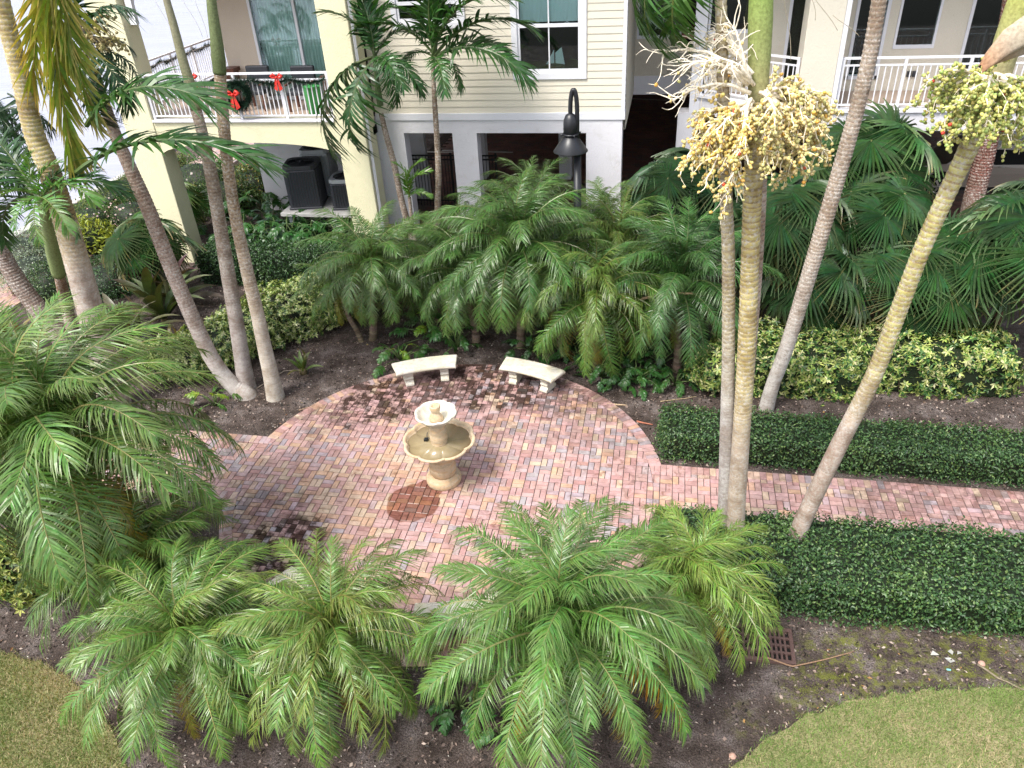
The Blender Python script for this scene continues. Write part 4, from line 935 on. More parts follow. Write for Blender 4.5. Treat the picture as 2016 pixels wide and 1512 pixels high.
# ================================================================ plants
random.seed(21)
def jit(c, k=.12): 
    f = random.uniform(1 - k, 1 + k); return tuple(max(0, q * f * random.uniform(1 - k * .5, 1 + k * .5)) for q in c)
def strip(V, Fq, C, base, dirv, wv, L, w, droop, col, segs=3, tipc=None, curl=0, down=Vector((0, 0, -1))):
    """one leaflet: narrow strip that bends downwards"""
    o = len(V)
    prof = {2: (.8, 1.0, .05), 3: (.7, 1.0, .75, .04), 4: (.6, 1., .95, .6, .03), 5: (.5, .9, 1., .85, .55, .03), 7: (.35, .7, .95, 1., .9, .7, .42, .02)}[segs]
    for k in range(segs + 1):
        t = k / segs; p = base + dirv * (L * t) + down * (droop * L * t * t) + wv * (curl * L * t * t)
        h = wv * (w * .5 * prof[k]); V.append(p - h); V.append(p + h)
        c = col if tipc is None or t < .55 else tuple(a + (b - a) * (t - .55) / .45 for a, b in zip(col, tipc))
        C.append(c); C.append(c)
    for k in range(segs): a = o + 2 * k; Fq.append((a, a + 1, a + 3, a + 2))
def frond_mesh(name, n=55, ll=.2, lw=.016, bend=55, petiole=.14, seed=0, ang0=62, ang1=24, droop=.35, vee=.25, col=(.07, .14, .035), rcol=(.17, .17, .06), rr=.011, tipc=None, mat='leaf', gap=0, segs=3, messy=.12, plume=0.0, bunch=False):
    """feather leaf of unit chord along +X, leaflets on both sides; returns the mesh"""
    R = random.Random(seed); N = 24; pts = [Vector((0, 0, 0))]; th = radians(bend * .62); side = R.uniform(-.18, .18); yaw = 0
    for k in range(N):
        t = k / N; a = th - radians(bend) * (t ** 1.25); yaw = side * t
        pts.append(pts[-1] + Vector((cos(a) * cos(yaw), cos(a) * sin(yaw), sin(a))) / N)
    ch = pts[-1].copy(); L = ch.length; q = ch.rotation_difference(Vector((1, 0, 0)))
    pts = [(q @ p) / L for p in pts]
    V = []; Fq = []; C = []
    def at(s):
        f = s * N; i = min(int(f), N - 1); p = pts[i].lerp(pts[i + 1], f - i); t = (pts[i + 1] - pts[i]).normalized(); return p, t
    for k in range(n):
        s = petiole + (1 - petiole) * ((k + R.uniform(.2, .8)) / n) ** .95
        p, t = at(min(s, .999)); u = (s - petiole) / (1 - petiole)
        sidev = Vector((0, 0, 1)).cross(t).normalized(); upv = t.cross(sidev)
        prof = (.45 + .55 * sin(pi * min(1, u * 1.25 + .12)) ** .8) if u < .7 else max(.28, .95 - (u - .7) * 2.1)
        a = radians(ang0 + (ang1 - ang0) * u ** 1.3)
        for sg in (-1, 1):
            if R.random() < gap: continue
            aa = a + R.gauss(0, messy); v = vee + R.gauss(0, messy * .9) + (plume * R.choice((-1, 0, 1)))
            d = (t * cos(aa) + sidev * (sg * sin(aa) * cos(v)) + upv * (sin(v) * sin(aa))).normalized()
            wv = (t - d * t.dot(d)).normalized()
            wv = (wv + upv * R.gauss(0, .25)).normalized()
            cc = tuple(x * R.uniform(.78, 1.2) for x in col)
            strip(V, Fq, C, p, d, wv, ll * prof * R.uniform(.88, 1.1), lw * R.uniform(.8, 1.15) * (.75 + .25 * prof), droop * R.uniform(.5, 1.5), cc, segs, tipc, R.gauss(0, .08))
    for i in range(0, N, 2):      # rachis: three-sided stick
        pass
    mb = MB(); mb.v = [tuple(v) for v in V]; mb.f = Fq; mb.c = C; mb.sm = [False] * len(Fq)
    mb.tube([pts[i] for i in range(0, N + 1, 2)], [rr * (1.25 - 1.05 * i / N) for i in range(0, N + 1, 2)], 4, rcol, smooth=False)
    return mb.mesh('frond', MT[mat])
def place(name, me, parent, p0, p1, roll=0.0, color=(1, 1, 1), scale=None, up=Vector((0, 0, 1))):
    """puts a unit leaf with its foot at p0 and its tip at p1"""
    p0 = Vector(p0); p1 = Vector(p1); d = p1 - p0; L = d.length; x = d / L
    if abs(x.dot(up)) > .985: up = Vector((0.3, 1, 0)).normalized()
    y = up.cross(x).normalized(); z = x.cross(y)
    M = Matrix((x, y, z)).transposed().to_4x4() @ Matrix.Rotation(roll, 4, 'X')
    s = scale or L; M = Matrix.Translation(p0 - (parent_loc(parent) if parent else Vector())) @ M @ Matrix.Diagonal((L, s, s, 1))
    o = link(name, me, parent, None, color); o.matrix_local = M; return o
def dirv(az, el): return Vector((sin(az) * cos(el), cos(az) * cos(el), sin(el)))

PYG = [frond_mesh('frond', 78, .20, .0098, 95, .08, s, 76, 34, .62, .12, (.105, .200, .045), tipc=(.15, .20, .06), plume=.06, messy=.085, rcol=(.26, .25, .10), rr=.008) for s in range(5)]
PYGL = [frond_mesh('frond', 74, .185, .0082, 112, .10, s + 20, 68, 28, .75, .12, (.14, .225, .05), tipc=(.19, .22, .07), plume=.25, messy=.17) for s in range(4)]
PYGY = [frond_mesh('frond', 76, .195, .0095, 100, .10, s + 40, 64, 26, .65, .15, (.22, .235, .045), tipc=(.36, .24, .07), plume=.15) for s in range(3)]
DEAD = [frond_mesh('frond', 40, .15, .010, 60, .1, s + 60, 45, 20, 1.0, .0, (.20, .13, .06), rcol=(.25, .17, .09), gap=.2, messy=.3) for s in range(2)]
CHR = [frond_mesh('frond', 46, .33, .027, 85, .13, s + 80, 62, 30, .45, .42, (.040, .105, .028), rcol=(.11, .15, .06), rr=.014, segs=4, messy=.14) for s in range(4)]
CHRD = [frond_mesh('frond', 44, .36, .029, 105, .13, s + 90, 58, 30, .85, .2, (.038, .095, .030), rcol=(.12, .15, .07), rr=.014, segs=4, messy=.18) for s in range(3)]
CHRY = [frond_mesh('frond', 44, .34, .031, 40, .04, s + 95, 44, 20, .35, .05, (.27, .33, .06), rcol=(.45, .42, .14), rr=.014, tipc=(.80, .58, .24), segs=4, messy=.2) for s in range(2)]  # bright yellow green colour imitates light coming through the leaf
CHRL = [frond_mesh('frond', 24, .36, .034, 85, .05, s + 99, 60, 30, .3, .5, (.10, .22, .06), rcol=(.20, .25, .09), rr=.012, segs=4) for s in range(2)]

def trunk_tube(pts, rad, n=16, step=.065, c_low=(.36, .30, .27), c_high=(.36, .30, .27), t0=1., t1=2., scar=(.14, .10, .08), lip=.045, wob=.0018, name='trunk', parent=None, scarp=.62, seedk=0):
    """ringed palm stem along pts (world), colour going from c_low to c_high between heights t0 and t1"""
    pts = [Vector(p) for p in pts]; R = random.Random(seedk)
    seg = [0]
    for i in range(1, len(pts)): seg.append(seg[-1] + (pts[i] - pts[i - 1]).length)
    T = seg[-1]; P = []; Q = []; Cc = []
    def samp(s):
        i = 0
        while i < len(seg) - 2 and s > seg[i + 1]: i += 1
        u = (s - seg[i]) / max(1e-6, seg[i + 1] - seg[i])
        a, b2 = pts[max(i - 1, 0)], pts[min(i + 2, len(pts) - 1)]
        p = pts[i].lerp(pts[i + 1], u)
        # soften the corners
        cr = 0.5 * ((2 * pts[i]) + (pts[i + 1] - a) * u + (2 * a - 5 * pts[i] + 4 * pts[i + 1] - b2) * u * u + (3 * pts[i] - a - 3 * pts[i + 1] + b2) * u ** 3)
        return cr, rad[i] + (rad[i + 1] - rad[i]) * u
    s = 0
    while s < T:
        st = step * R.uniform(.75, 1.3); f = min(1, max(0, (s - t0) / (t1 - t0))); c = tuple(a + (b - a) * f for a, b in zip(c_low, c_high)); kk = R.uniform(.9, 1.08); c = tuple(x * kk for x in c)
        sp_ = scarp * (.45 + .55 * f); sc = tuple(a * (1 - sp_) + b * sp_ for a, b in zip(c, scar)); w = Vector((0, 0, 0))
        lp = lip * (.18 + .82 * f)
        for ds, k, col in ((0, 1 + lp * .4, sc), (.18 + .08 * f, 1 - lp * .4, sc if f > .4 else c), (.30, 1 - lp * .3, c), (.55, 1., c), (.93, 1 + lp, tuple(min(.8, x * 1.06) for x in c))):
            if s + ds * st > T: break
            p, r = samp(s + ds * st); P.append(p + w); Q.append(r * k); Cc.append(col)
        s += st
    o = MB(); o.tube(P, Q, n, Cc); return o.build(name, MT['bark'], parent)
def pxs(ctrl):
    """(px, py, depth Y, width px) -> points and radii"""
    P = []; R_ = []
    for x, y, Y, w in ctrl: p = AY(x, y, Y); P.append(p); R_.append(max(.02, w * DIST(p) / FPX / 2))
    return P, R_
GROUP_P = 'tall ringed trunk palms round the courtyard'
def tall_palm(label, ctrl, base=None, shaft=None, crown=None, **kw):
    P, R_ = pxs(ctrl)
    if P[0].z > .02: 
        d = (P[0] - P[1]).normalized(); f = Vector((P[0].x + d.x / max(.3, -d.z) * P[0].z, P[0].y, -.05)); P = [f] + P; R_ = [R_[0] * 1.12] + R_
    P = [Vector((P[0].x - (P[1].x - P[0].x) * .12, P[0].y, -.22))] + P; R_ = [R_[0] * 1.18] + R_
    r = empty('palm_tree', (P[0].x, P[0].y, 0), label, 'palm tree', GROUP_P)
    trunk_tube(P, R_, parent=r, seedk=len(label), **kw)
    if shaft:
        Q, S_ = pxs(shaft[0]); cols = shaft[1]; o = MB(); n = len(Q); 
        PP = []; SS = []; CC = []
        for i in range(n - 1):
            for k in range(6):
                u = k / 6; PP.append(Q[i].lerp(Q[i + 1], u)); SS.append(S_[i] + (S_[i + 1] - S_[i]) * u); f = (i + u) / (n - 1); CC.append(tuple(a + (b - a) * f for a, b in zip(*cols)))
        o.tube(PP + [Q[-1]], SS + [S_[-1]], 18, CC + [cols[1]]); o.build('crownshaft', MT['stem'], r)
    return r
TAN = (.43, .36, .31); GREYT = (.46, .43, .41); YEL = (.52, .43, .18); YG = (.46, .42, .16); SC = (.20, .14, .09)
Y1 = G(228, 800).y
T1 = tall_palm('thickest leaning palm trunk at left, yellow towards its top', [(228, 800, Y1, 60), (203, 700, Y1, 52), (172, 590, Y1, 48), (130, 440, Y1, 44), (95, 330, Y1, 40), (68, 265, Y1, 37), (40, 150, Y1, 34), (14, 50, Y1, 33), (-14, -60, Y1, 32)],
    c_low=TAN, c_high=YEL, t0=3.2, t1=4.6, scar=SC, lip=.05, step=.075)
Y2 = G(150, 705).y
T2 = tall_palm('brown palm trunk leaning hard to the left edge', [(150, 708, Y2, 44), (110, 650, Y2, 37), (65, 595, Y2, 35), (20, 530, Y2, 33), (-20, 450, Y2, 32), (-55, 370, Y2, 30)], c_low=(.30, .23, .20), c_high=(.24, .18, .15), scar=(.10, .07, .06), lip=.05)
T3 = tall_palm('thin upright palm with a pale green crownshaft at left', [(157, 700, Y2 + .15, 28), (143, 650, Y2 + .15, 23), (128, 590, Y2 + .1, 21), (117, 540, Y2 - .7, 19)], shaft=([(116, 540, Y2 - .7, 26), (105, 500, Y2 - .9, 26), (92, 440, Y2 - 1.4, 22), (80, 385, Y2 - 2.0, 17)], ((.20, .26, .10), (.30, .38, .17))), c_low=(.33, .26, .21), c_high=(.30, .19, .11), scar=(.12, .07, .05), step=.05)
Y4 = G(478, 778).y
T4 = tall_palm('palm trunk curving up leftwards from the bed left of the circle', [(486, 780, Y4, 40), (462, 762, Y4, 32), (432, 728, Y4, 30), (400, 672, Y4, 30), (340, 535, Y4, 29), (292, 412, Y4, 28), (258, 335, Y4, 26), (226, 262, Y4, 23), (196, 175, Y4, 21), (172, 95, Y4, 19), (160, 40, Y4, 18)], c_low=GREYT, c_high=(.36, .27, .22), t0=.8, t1=3.5, scar=(.17, .12, .10), lip=.04)
Y5 = G(487, 765).y
T5 = tall_palm('grey palm trunk left of the pale one by the circle', [(487, 768, Y5, 38), (478, 715, Y5, 31), (466, 640, Y5, 29), (450, 545, Y5, 28), (434, 450, Y5, 26), (417, 350, Y5, 25), (400, 270, Y5, 22), (386, 215, Y5, 21)], shaft=([(386, 215, Y5, 22), (374, 165, Y5, 21), (360, 120, Y5, 18), (342, 50, Y5, 16), (328, 0, Y5, 14), (312, -60, Y5, 12)], ((.26, .27, .15), (.30, .28, .20))), c_low=(.42, .38, .37), c_high=(.34, .27, .20), t0=1., t1=4., scar=(.19, .15, .13), lip=.035)
Y6 = G(543, 782).y
T6 = tall_palm('pale palm trunk standing nearest the circle at left', [(543, 783, Y6, 37), (534, 742, Y6, 31), (520, 680, Y6, 28), (505, 610, Y6, 26), (488, 540, Y6, 25), (466, 440, Y6, 23), (450, 340, Y6, 22), (440, 240, Y6, 23), (433, 145, Y6, 23)], shaft=([(433, 145, Y6, 25), (430, 115, Y6, 27), (425, 70, Y6, 23), (418, 20, Y6, 20), (410, -60, Y6, 16)], ((.10, .13, .05), (.19, .23, .11))), c_low=(.50, .45, .38), c_high=(.33, .25, .16), t0=1.2, t1=4.2, scar=(.15, .10, .07), lip=.05)
Y7 = 17.3
T7 = tall_palm('slender young palm in front of the yellow pier', [(822, 505, Y7, 17), (808, 455, Y7, 14), (792, 400, Y7, 12), (775, 320, Y7, 12), (760, 265, Y7, 11), (750, 222, Y7, 9)], shaft=([(749, 208, Y7, 13), (745, 185, Y7, 13), (741, 150, Y7, 9), (737, 112, Y7, 8)], ((.14, .19, .09), (.08, .12, .05))), c_low=(.34, .31, .28), c_high=(.25, .19, .15), scar=(.12, .09, .07), n=10, step=.06)
T8 = tall_palm('slender young palm standing before the garage opening', [(858, 500, Y7 + .1, 15), (861, 420, Y7 + .1, 12), (863, 340, Y7 + .1, 12), (860, 270, Y7 + .1, 11), (856, 205, Y7 + .1, 10), (853, 150, Y7 + .1, 8), (853, 112, Y7 + .1, 7)], c_low=(.34, .31, .28), c_high=(.27, .20, .14), scar=(.13, .10, .08), n=10, step=.06)
Y9 = G(1432, 1085).y
T9 = tall_palm('grey trunk on the left of the joined palm pair', [(1425, 1085, Y9, 34), (1428, 1000, Y9, 29), (1431, 860, Y9, 28), (1434, 700, Y9, 25), (1434, 504, Y9 - .1, 25), (1430, 400, Y9 - .15, 25), (1426, 280, Y9 - .2, 24), (1422, 120, Y9 - .2, 23), (1418, -50, Y9 - .2, 22)], c_low=(.40, .37, .35), c_high=(.40, .34, .20), t0=2.6, t1=4.4, scar=(.17, .13, .09), lip=.05)
T10 = tall_palm('palm of the joined pair with bright green crownshaft and fruit', [(1446, 1082, Y9 - .12, 40), (1449, 1010, Y9 - .12, 35), (1459, 860, Y9 - .12, 34), (1469, 700, Y9 - .12, 34), (1477, 504, Y9 - .15, 35), (1482, 370, Y9 - .2, 36), (1488, 260, Y9 - .2, 38), (1491, 195, Y9 - .2, 38)], shaft=([(1492, 200, Y9 - .2, 38), (1493, 150, Y9 - .2, 41), (1495, 110, Y9 - .2, 44), (1497, 40, Y9 - .2, 48), (1499, -20, Y9 - .2, 46), (1502, -90, Y9 - .2, 40)], ((.36, .33, .17), (.24, .38, .08))), c_low=(.45, .37, .29), c_high=YEL, t0=2.3, t1=3.6, scar=(.20, .14, .08), lip=.045)
T10b = tall_palm('pinkish trunk mostly hidden behind the joined palm pair', [(1452, 1000, Y9 + .35, 24), (1472, 760, Y9 + .35, 22), (1490, 520, Y9 + .3, 23), (1499, 350, Y9 + .3, 22), (1503, 180, Y9 + .3, 21), (1505, 0, Y9 + .3, 20)], c_low=(.42, .33, .28), c_high=(.45, .34, .27), scar=(.18, .13, .1))
Y11 = G(1508, 805).y
T11 = tall_palm('slim grey brown palm trunk leaning right before the fan palms', [(1508, 806, Y11, 30), (1522, 755, Y11, 27), (1550, 680, Y11, 28), (1602, 510, Y11, 30), (1652, 340, Y11, 30), (1691, 200, Y11, 29), (1714, 100, Y11, 29), (1731, 0, Y11, 29), (1746, -90, Y11, 28)], c_low=(.45, .42, .39), c_high=(.34, .275, .21), t0=1.0, t1=3.6, scar=(.15, .10, .08), lip=.05)
T11b = None
Y12 = G(1550, 1105).y
T12 = tall_palm('stout palm leaning right over the front hedge, yellow green above', [(1548, 1112, Y12, 36), (1562, 1070, Y12, 33), (1592, 1000, Y12, 33), (1655, 870, Y12, 33), (1720, 740, Y12, 32), (1766, 620, Y12, 32), (1810, 504, Y12, 32), (1858, 395, Y12, 33), (1903, 300, Y12, 36), (1932, 235, Y12, 38), (1950, 190, Y12, 38)], shaft=([(1952, 190, Y12, 40), (1968, 140, Y12, 46), (1985, 80, Y12, 52), (2010, 10, Y12, 54), (2035, -60, Y12, 48)], ((.36, .30, .22), (.40, .44, .10))), c_low=(.40, .32, .27), c_high=YG, t0=2.7, t1=4.0, scar=(.20, .12, .09), lip=.045)
Y13 = 19.2
T13 = tall_palm('dark reddish brown trunk at right behind the fan palms', [(1912, 420, Y13, 40), (1922, 370, Y13, 37), (1938, 310, Y13, 36), (1950, 250, Y13, 35), (1965, 150, Y13, 30), (1985, 20, Y13, 25), (1995, -60, Y13, 24)], c_low=(.24, .18, .15), c_high=(.20, .07, .05), t0=1.6, t1=2.6, scar=(.10, .05, .04), lip=.05)
for k in range(2):
    pass

def crown_to(parent, p0, tips, meshes, col=(1, 1, 1), k=.15):
    for i, (tp, roll) in enumerate(tips): place('frond', meshes[i % len(meshes)], parent, p0 + Vector((random.gauss(0, .02), random.gauss(0, .02), 0)), tp, roll, jit(col, k))
def spread(parent, p0, n, L, e0, e1, meshes, col=(1, 1, 1), k=.15, az0=None, arc=2 * pi):
    a0 = random.uniform(0, 6.28) if az0 is None else az0
    for i in range(n):
        u = (i + .5) / n; az = a0 + (i * 2.39996 if arc > 6 else arc * (random.random() - .5)); el = radians(e0 + (e1 - e0) * u) + random.gauss(0, .08)
        place('frond', meshes[i % len(meshes)], parent, p0, p0 + dirv(az, el) * L * random.uniform(.88, 1.1), random.gauss(0, .2), jit(col, k))
# crowns of the two slender palms against the siding
p = AY(854, 112, Y7 + .1); YY = Y7 + .1
crown_to(T8, p, [(AY(1042, 165, YY - .5), .2), (AY(1050, 62, YY - .2), -.2), (AY(875, 185, YY - 1.0), 0), (AY(1000, 105, YY + .5), .3), (AY(770, 15, YY - .5), .1), (AY(820, -60, YY), 0), (AY(940, -50, YY + .3), -.1), (AY(700, 60, YY - .3), .3), (AY(905, 180, YY + .6), .1), (AY(790, 135, YY + .5), .2), (AY(862, -70, YY - .4), 0), (AY(1000, 0, YY - .6), .1)], CHR, (.95, 1.05, .9))
p = AY(738, 112, Y7); YY = Y7
crown_to(T7, p, [(AY(628, 25, YY - .2), .2), (AY(830, 185, YY - .5), .1), (AY(690, -35, YY + .3), 0), (AY(770, 10, YY + .3), .2), (AY(835, 60, YY + .4), .1), (AY(745, -60, YY - .1), 0), (AY(795, 175, YY - .8), .3)], CHR, (.72, .85, .78))
crown_to(T7, p, [(AY(652, 290, YY - .35), .3), (AY(705, 292, YY - .5), -.4), (AY(780, 205, YY - .3), .2)], CHRD, (.85, .95, .85))
place('frond', CHRL[0], T7, p, AY(708, -75, YY - .3), .5, (.75, 1.0, .5))
r = empty('young_palm', (AY(822, 505, Y7 - .3).x, Y7 - .3, 0), 'small bright green young palm between the two slender palms', 'palm')
P, R_ = pxs([(824, 505, Y7 - .3, 9), (812, 440, Y7 - .3, 7), (806, 388, Y7 - .3, 7)]); trunk_tube([Vector((P[0].x, P[0].y, -.02))] + P, [.06] + R_, n=8, parent=r, c_low=(.3, .26, .22), c_high=(.26, .2, .15))
crown_to(r, P[-1], [(AY(848, 388, Y7 - .5), .2), (AY(846, 338, Y7 - .4), .2), (AY(830, 318, Y7 - .3), 0), (AY(776, 322, Y7 - .3), .3), (AY(786, 345, Y7 - .8), .1)], CHRL, (.95, 1.0, .5))

# crowns and hanging leaves at upper left
Y3 = Y2 - 2.1; p = AY(78, 388, Y3)
crown_to(T3, p, [(AY(78, 478, Y3 - .6), 0), (AY(-5, 395, Y3 - .3), .2), (AY(185, 400, Y3 - .3), -.2), (AY(30, 450, Y3 - .6), 0), (AY(135, 455, Y3 - .6), 0), (AY(62, 300, Y3), 0), (AY(-40, 430, Y3), .3), (AY(120, 320, Y3 + .2), 0)], CHRL, (1.05, 1.05, .8))
crown_to(T3, p, [(AY(250, 385, Y3 + .3), .1), (AY(-70, 340, Y3 + .5), 0), (AY(10, 480, Y3 + .2), .2), (AY(190, 330, Y3 + .6), 0), (AY(-30, 270, Y3 + .8), 0), (AY(150, 470, Y3 + .2), 0)], CHR, (.85, .95, .8))
# yellow leaf hangs from above, backlight painted into its colour; two dark ones reach right
p = AY(92, -110, Y1 - .4)
place('frond', CHRY[0], T1, p, AY(152, 345, Y1 - .1), .15, (.85, .85, .72), scale=1.75); place('frond', CHRY[1], T1, p + Vector((.1, .15, 0)), AY(190, 245, Y1 + .1), -.35, (.8, .86, .75), scale=1.6); place('frond', CHRY[1], T1, p, AY(62, 200, Y1), .6, (1.15, 1., .75), scale=1.3)
p = AY(170, 95, Y4)
for t, rl, c in (((468, 192, Y4 - .9), .1, (.9, 1., .75)),): pass
q = AY(160, 262, Y4 - .6); place('frond', CHR[0], T4, AY(170, 248, Y4 - .7), AY(428, 208, Y4 - 1.0), .25, (.85, .95, .65), scale=2.2)
place('frond', CHR[1], T4, AY(150, 340, Y4 - .9), AY(522, 325, Y4 - 1.2), .05, (.80, .92, .65), scale=2.3)
crown_to(T4, p, [(AY(275, 170, Y4 + .3), .2), (AY(262, 100, Y4 + .4), 0), (AY(255, 215, Y4 - .2), .2), (AY(210, 245, Y4 - .2), .2), (AY(255, 20, Y4), 0), (AY(90, 60, Y4), 0), (AY(120, 190, Y4), 0), (AY(170, -60, Y4), 0)], CHRD, (.62, .72, .68))
for i in range(10):      # dark leaves behind the yellow trunk
    a = AY(random.uniform(-80, 60), random.uniform(150, 330), Y2 + 1.0); place('frond', CHRD[i % 3], T2, a, a + Vector((random.uniform(.2, 1.3), random.uniform(-.5, .4), random.uniform(-1.1, .3))), random.gauss(0, .4), jit((.50, .60, .55)))
# leaf tips hanging in at the top, right of the siding
p = AY(1395, -140, Y9 - .2)
for tx, ty, rl in ((1298, 95, .2), (1335, 85, -.4), (1262, 55, .5)): place('frond', CHRD[rl > 0], T9, p, AY(tx, ty, Y9 - .35), rl, (1.5, 1.5, .9), scale=1.35)
# loose fibres hanging under the crowns
fb = MB()
for (a, c) in (((1540, -20), (1556, 120)), ((1600, -10), (1648, 60)), ((1592, -20), (1604, 40)), ((1640, 30), (1690, 70)), ((300, -10), (345, 78)), ((380, -10), (410, 85)), ((355, -10), (398, 72))):
    q = [AY(a[0] + (c[0] - a[0]) * u + 6 * sin(u * 3), a[1] + (c[1] - a[1]) * (u ** .8), 8.6 if a[0] > 900 else Y6) for u in np.linspace(0, 1, 8)]; fb.tube(q, .003, 4, (.38, .33, .24))
fb.build('fibre', MT['tint'], T10)

# ---------------------------------------------------------------- fruit clusters
def ico_fruit():
    o = MB(); o.lathe([(.001, -.95), (.55, -.72), (.88, -.2), (.86, .3), (.5, .82), (.001, 1.)], (0, 0, 0), 7); return o.mesh('fruit', MT['fruit'])
FR = ico_fruit()
def fruit_cluster(parent, att, branches, fruit_r, palette, bare, limit, stalkcol, rays=9, rl=.26, stem=.016, dens=9):
    """branches: (tip point, fullness); wiggly side branches carry the fruit"""
    st = MB(); fr = []
    def wig(a, d, L, n, amp, g):
        pts = [a]; v = d.normalized()
        for k in range(n): v = (v + Vector((random.gauss(0, amp), random.gauss(0, amp), random.gauss(0, amp) - g))).normalized(); pts.append(pts[-1] + v * (L / n))
        return pts
    for tip, full in branches:
        a = att + Vector((random.gauss(0, .03), random.gauss(0, .03), random.gauss(0, .05))); d = tip - a; L = d.length
        mid = a.lerp(tip, .5) + Vector((0, 0, .16 * L)); main = [a, a.lerp(mid, .55) + Vector((0, 0, .04 * L)), mid, mid.lerp(tip, .55) + Vector((0, 0, .03)), tip]
        st.tube(main, [stem * 1.5, stem * 1.3, stem, stem * .75, stem * .4], 6, stalkcol)
        for k in range(rays):
            u = .3 + .7 * k / (rays - 1); f = u * 4; i = min(3, int(f)); b = main[i].lerp(main[i + 1], f - i); t = (main[i + 1] - main[i]).normalized()
            side = Vector((random.gauss(0, 1), random.gauss(0, 1), random.gauss(0, .8) - .15)); side = (side - t * side.dot(t)).normalized(); dd = t * random.uniform(.5, 1.0) + side * random.uniform(.5, 1.0)
            w = wig(b, dd, rl * random.uniform(.6, 1.25), 7, .22, .05 + .16 * full); st.tube(w, [stem * .55, stem * .45, stem * .4, stem * .34, stem * .3, stem * .26, stem * .2, stem * .12], 5, stalkcol, smooth=False)
            if random.random() < .5:
                w2 = wig(w[3], (w[4] - w[3]) + Vector((random.gauss(0, .06), random.gauss(0, .06), random.gauss(0, .05))), rl * .5, 4, .3, .12); st.tube(w2, [stem * .3, stem * .26, stem * .22, stem * .18, stem * .1], 4, stalkcol, smooth=False); w = w + w2
            for q in range(int(dens * full * random.uniform(.6, 1.3)) + (random.random() < .25)):
                j = random.randrange(1, len(w)); n = Vector((random.gauss(0, 1), random.gauss(0, 1), random.gauss(0, 1) - .5)).normalized()
                fr.append((w[j] + n * fruit_r * 1.15, n))
    S_ = st.build('fruit_stalk', MT['stem'], parent)
    off = parent_loc(S_); fr.sort(key=lambda f: DIST(f[0])); rest = MB()
    base = [(a * cos(2 * pi * k / 7), a * sin(2 * pi * k / 7), z) for a, z in ((.001, -.95), (.55, -.72), (.88, -.2), (.86, .3), (.5, .82), (.001, 1.)) for k in range(7)]
    bf = [(i * 7 + k, i * 7 + (k + 1) % 7, (i + 1) * 7 + (k + 1) % 7, (i + 1) * 7 + k) for i in range(5) for k in range(7)]
    for i, (p, n) in enumerate(fr):
        c = jit(random.choices([q[0] for q in palette], [q[1] for q in palette])[0], .16); q = n.to_track_quat('Z', 'Y'); s = fruit_r * random.uniform(.8, 1.15)
        if i < limit:
            o = link('fruit', FR, S_, None, c); o.matrix_local = Matrix.Translation(p - off) @ q.to_matrix().to_4x4() @ Matrix.Diagonal((s, s, s * 1.12, 1))
        else: rest.add([p + q @ Vector((x * s, y * s, z * s * 1.12)) for x, y, z in base], bf, c, True)
    if rest.v: tag(rest.build('fruit_mass', MT['fruit'], S_), kind='stuff')
    return S_
OCH = [((.56, .43, .14), 6), ((.60, .41, .10), 3), ((.48, .42, .17), 3), ((.55, .08, .03), .06)]
OCH2 = [((.58, .47, .19), 6), ((.50, .44, .18), 4), ((.55, .30, .05), .4), ((.55, .08, .03), .02)]
GRN = [((.38, .40, .11), 5), ((.46, .44, .13), 4), ((.28, .35, .10), 3), ((.55, .07, .04), .08)]
SK = (1.0, .90, .70)
yq = Y9 - .25; att = AY(1478, 205, yq - .12)
br = []
for x, y, dy, f in ((1370, 290, -.35, .75), (1400, 340, -.5, .8), (1440, 360, -.6, .75), (1375, 235, -.1, .6), (1410, 260, -.45, .8), (1352, 320, -.2, .5), (1455, 300, -.7, .8), (1420, 300, -.2, .8), (1390, 305, .1, .8), (1430, 385, -.45, .5)): br.append((AY(x, y, yq + dy), f))
fruit_cluster(T10, att, br, .0195, OCH, 0, 170, SK, rays=18, dens=13)
br = [(AY(x, y, yq + dy), f) for x, y, dy, f in ((1560, 180, -.2, .7), (1600, 200, -.1, .8), (1622, 250, 0, .8), (1615, 300, .05, .8), (1575, 300, -.3, .9), (1540, 290, -.45, .9), (1530, 240, -.55, .9), (1590, 250, -.3, .9), (1560, 230, .2, .8), (1510, 320, -.5, .8), (1578, 330, -.1, .6), (1550, 345, .1, .6), (1640, 215, .1, .5))]
fruit_cluster(T10, AY(1505, 195, yq - .1), br, .0195, OCH2, 0, 200, SK, rays=19, dens=14)
br = [(AY(x, y, yq + dy), f) for x, y, dy, f in ((1300, 105, -.1, .02), (1345, 130, -.3, .08), (1330, 195, -.2, .05), (1370, 85, .2, .08), (1405, 60, .1, .10), (1440, 50, -.1, .06), (1360, 165, .2, .12), (1395, 120, -.4, .12), (1445, 100, .25, .18), (1420, 150, .3, .25))]
fruit_cluster(T10, AY(1478, 165, yq - .1), br, .019, OCH2, 0, 60, (1.0, .92, .76), rays=18, dens=5, rl=.30, stem=.015)
y12 = Y12 - .1
br = [(AY(x, y, y12 + dy), f) for x, y, dy, f in ((1850, 150, -.1, .7), (1835, 200, 0, .9), (1860, 240, -.2, .9), (1900, 245, -.35, 1.), (1940, 250, -.4, 1.), (1980, 240, -.3, 1.), (2015, 245, -.1, 1.), (2000, 190, -.4, 1.), (1895, 200, -.4, 1.), (1940, 190, -.55, 1.), (1870, 180, .2, .8), (1990, 275, 0, .8), (2050, 210, 0, 1.), (1880, 265, .1, .7), (1965, 215, .3, .8))]
fruit_cluster(T12, AY(1955, 150, y12), br, .019, GRN, 0, 260, SK, rays=15, dens=17, rl=.22)
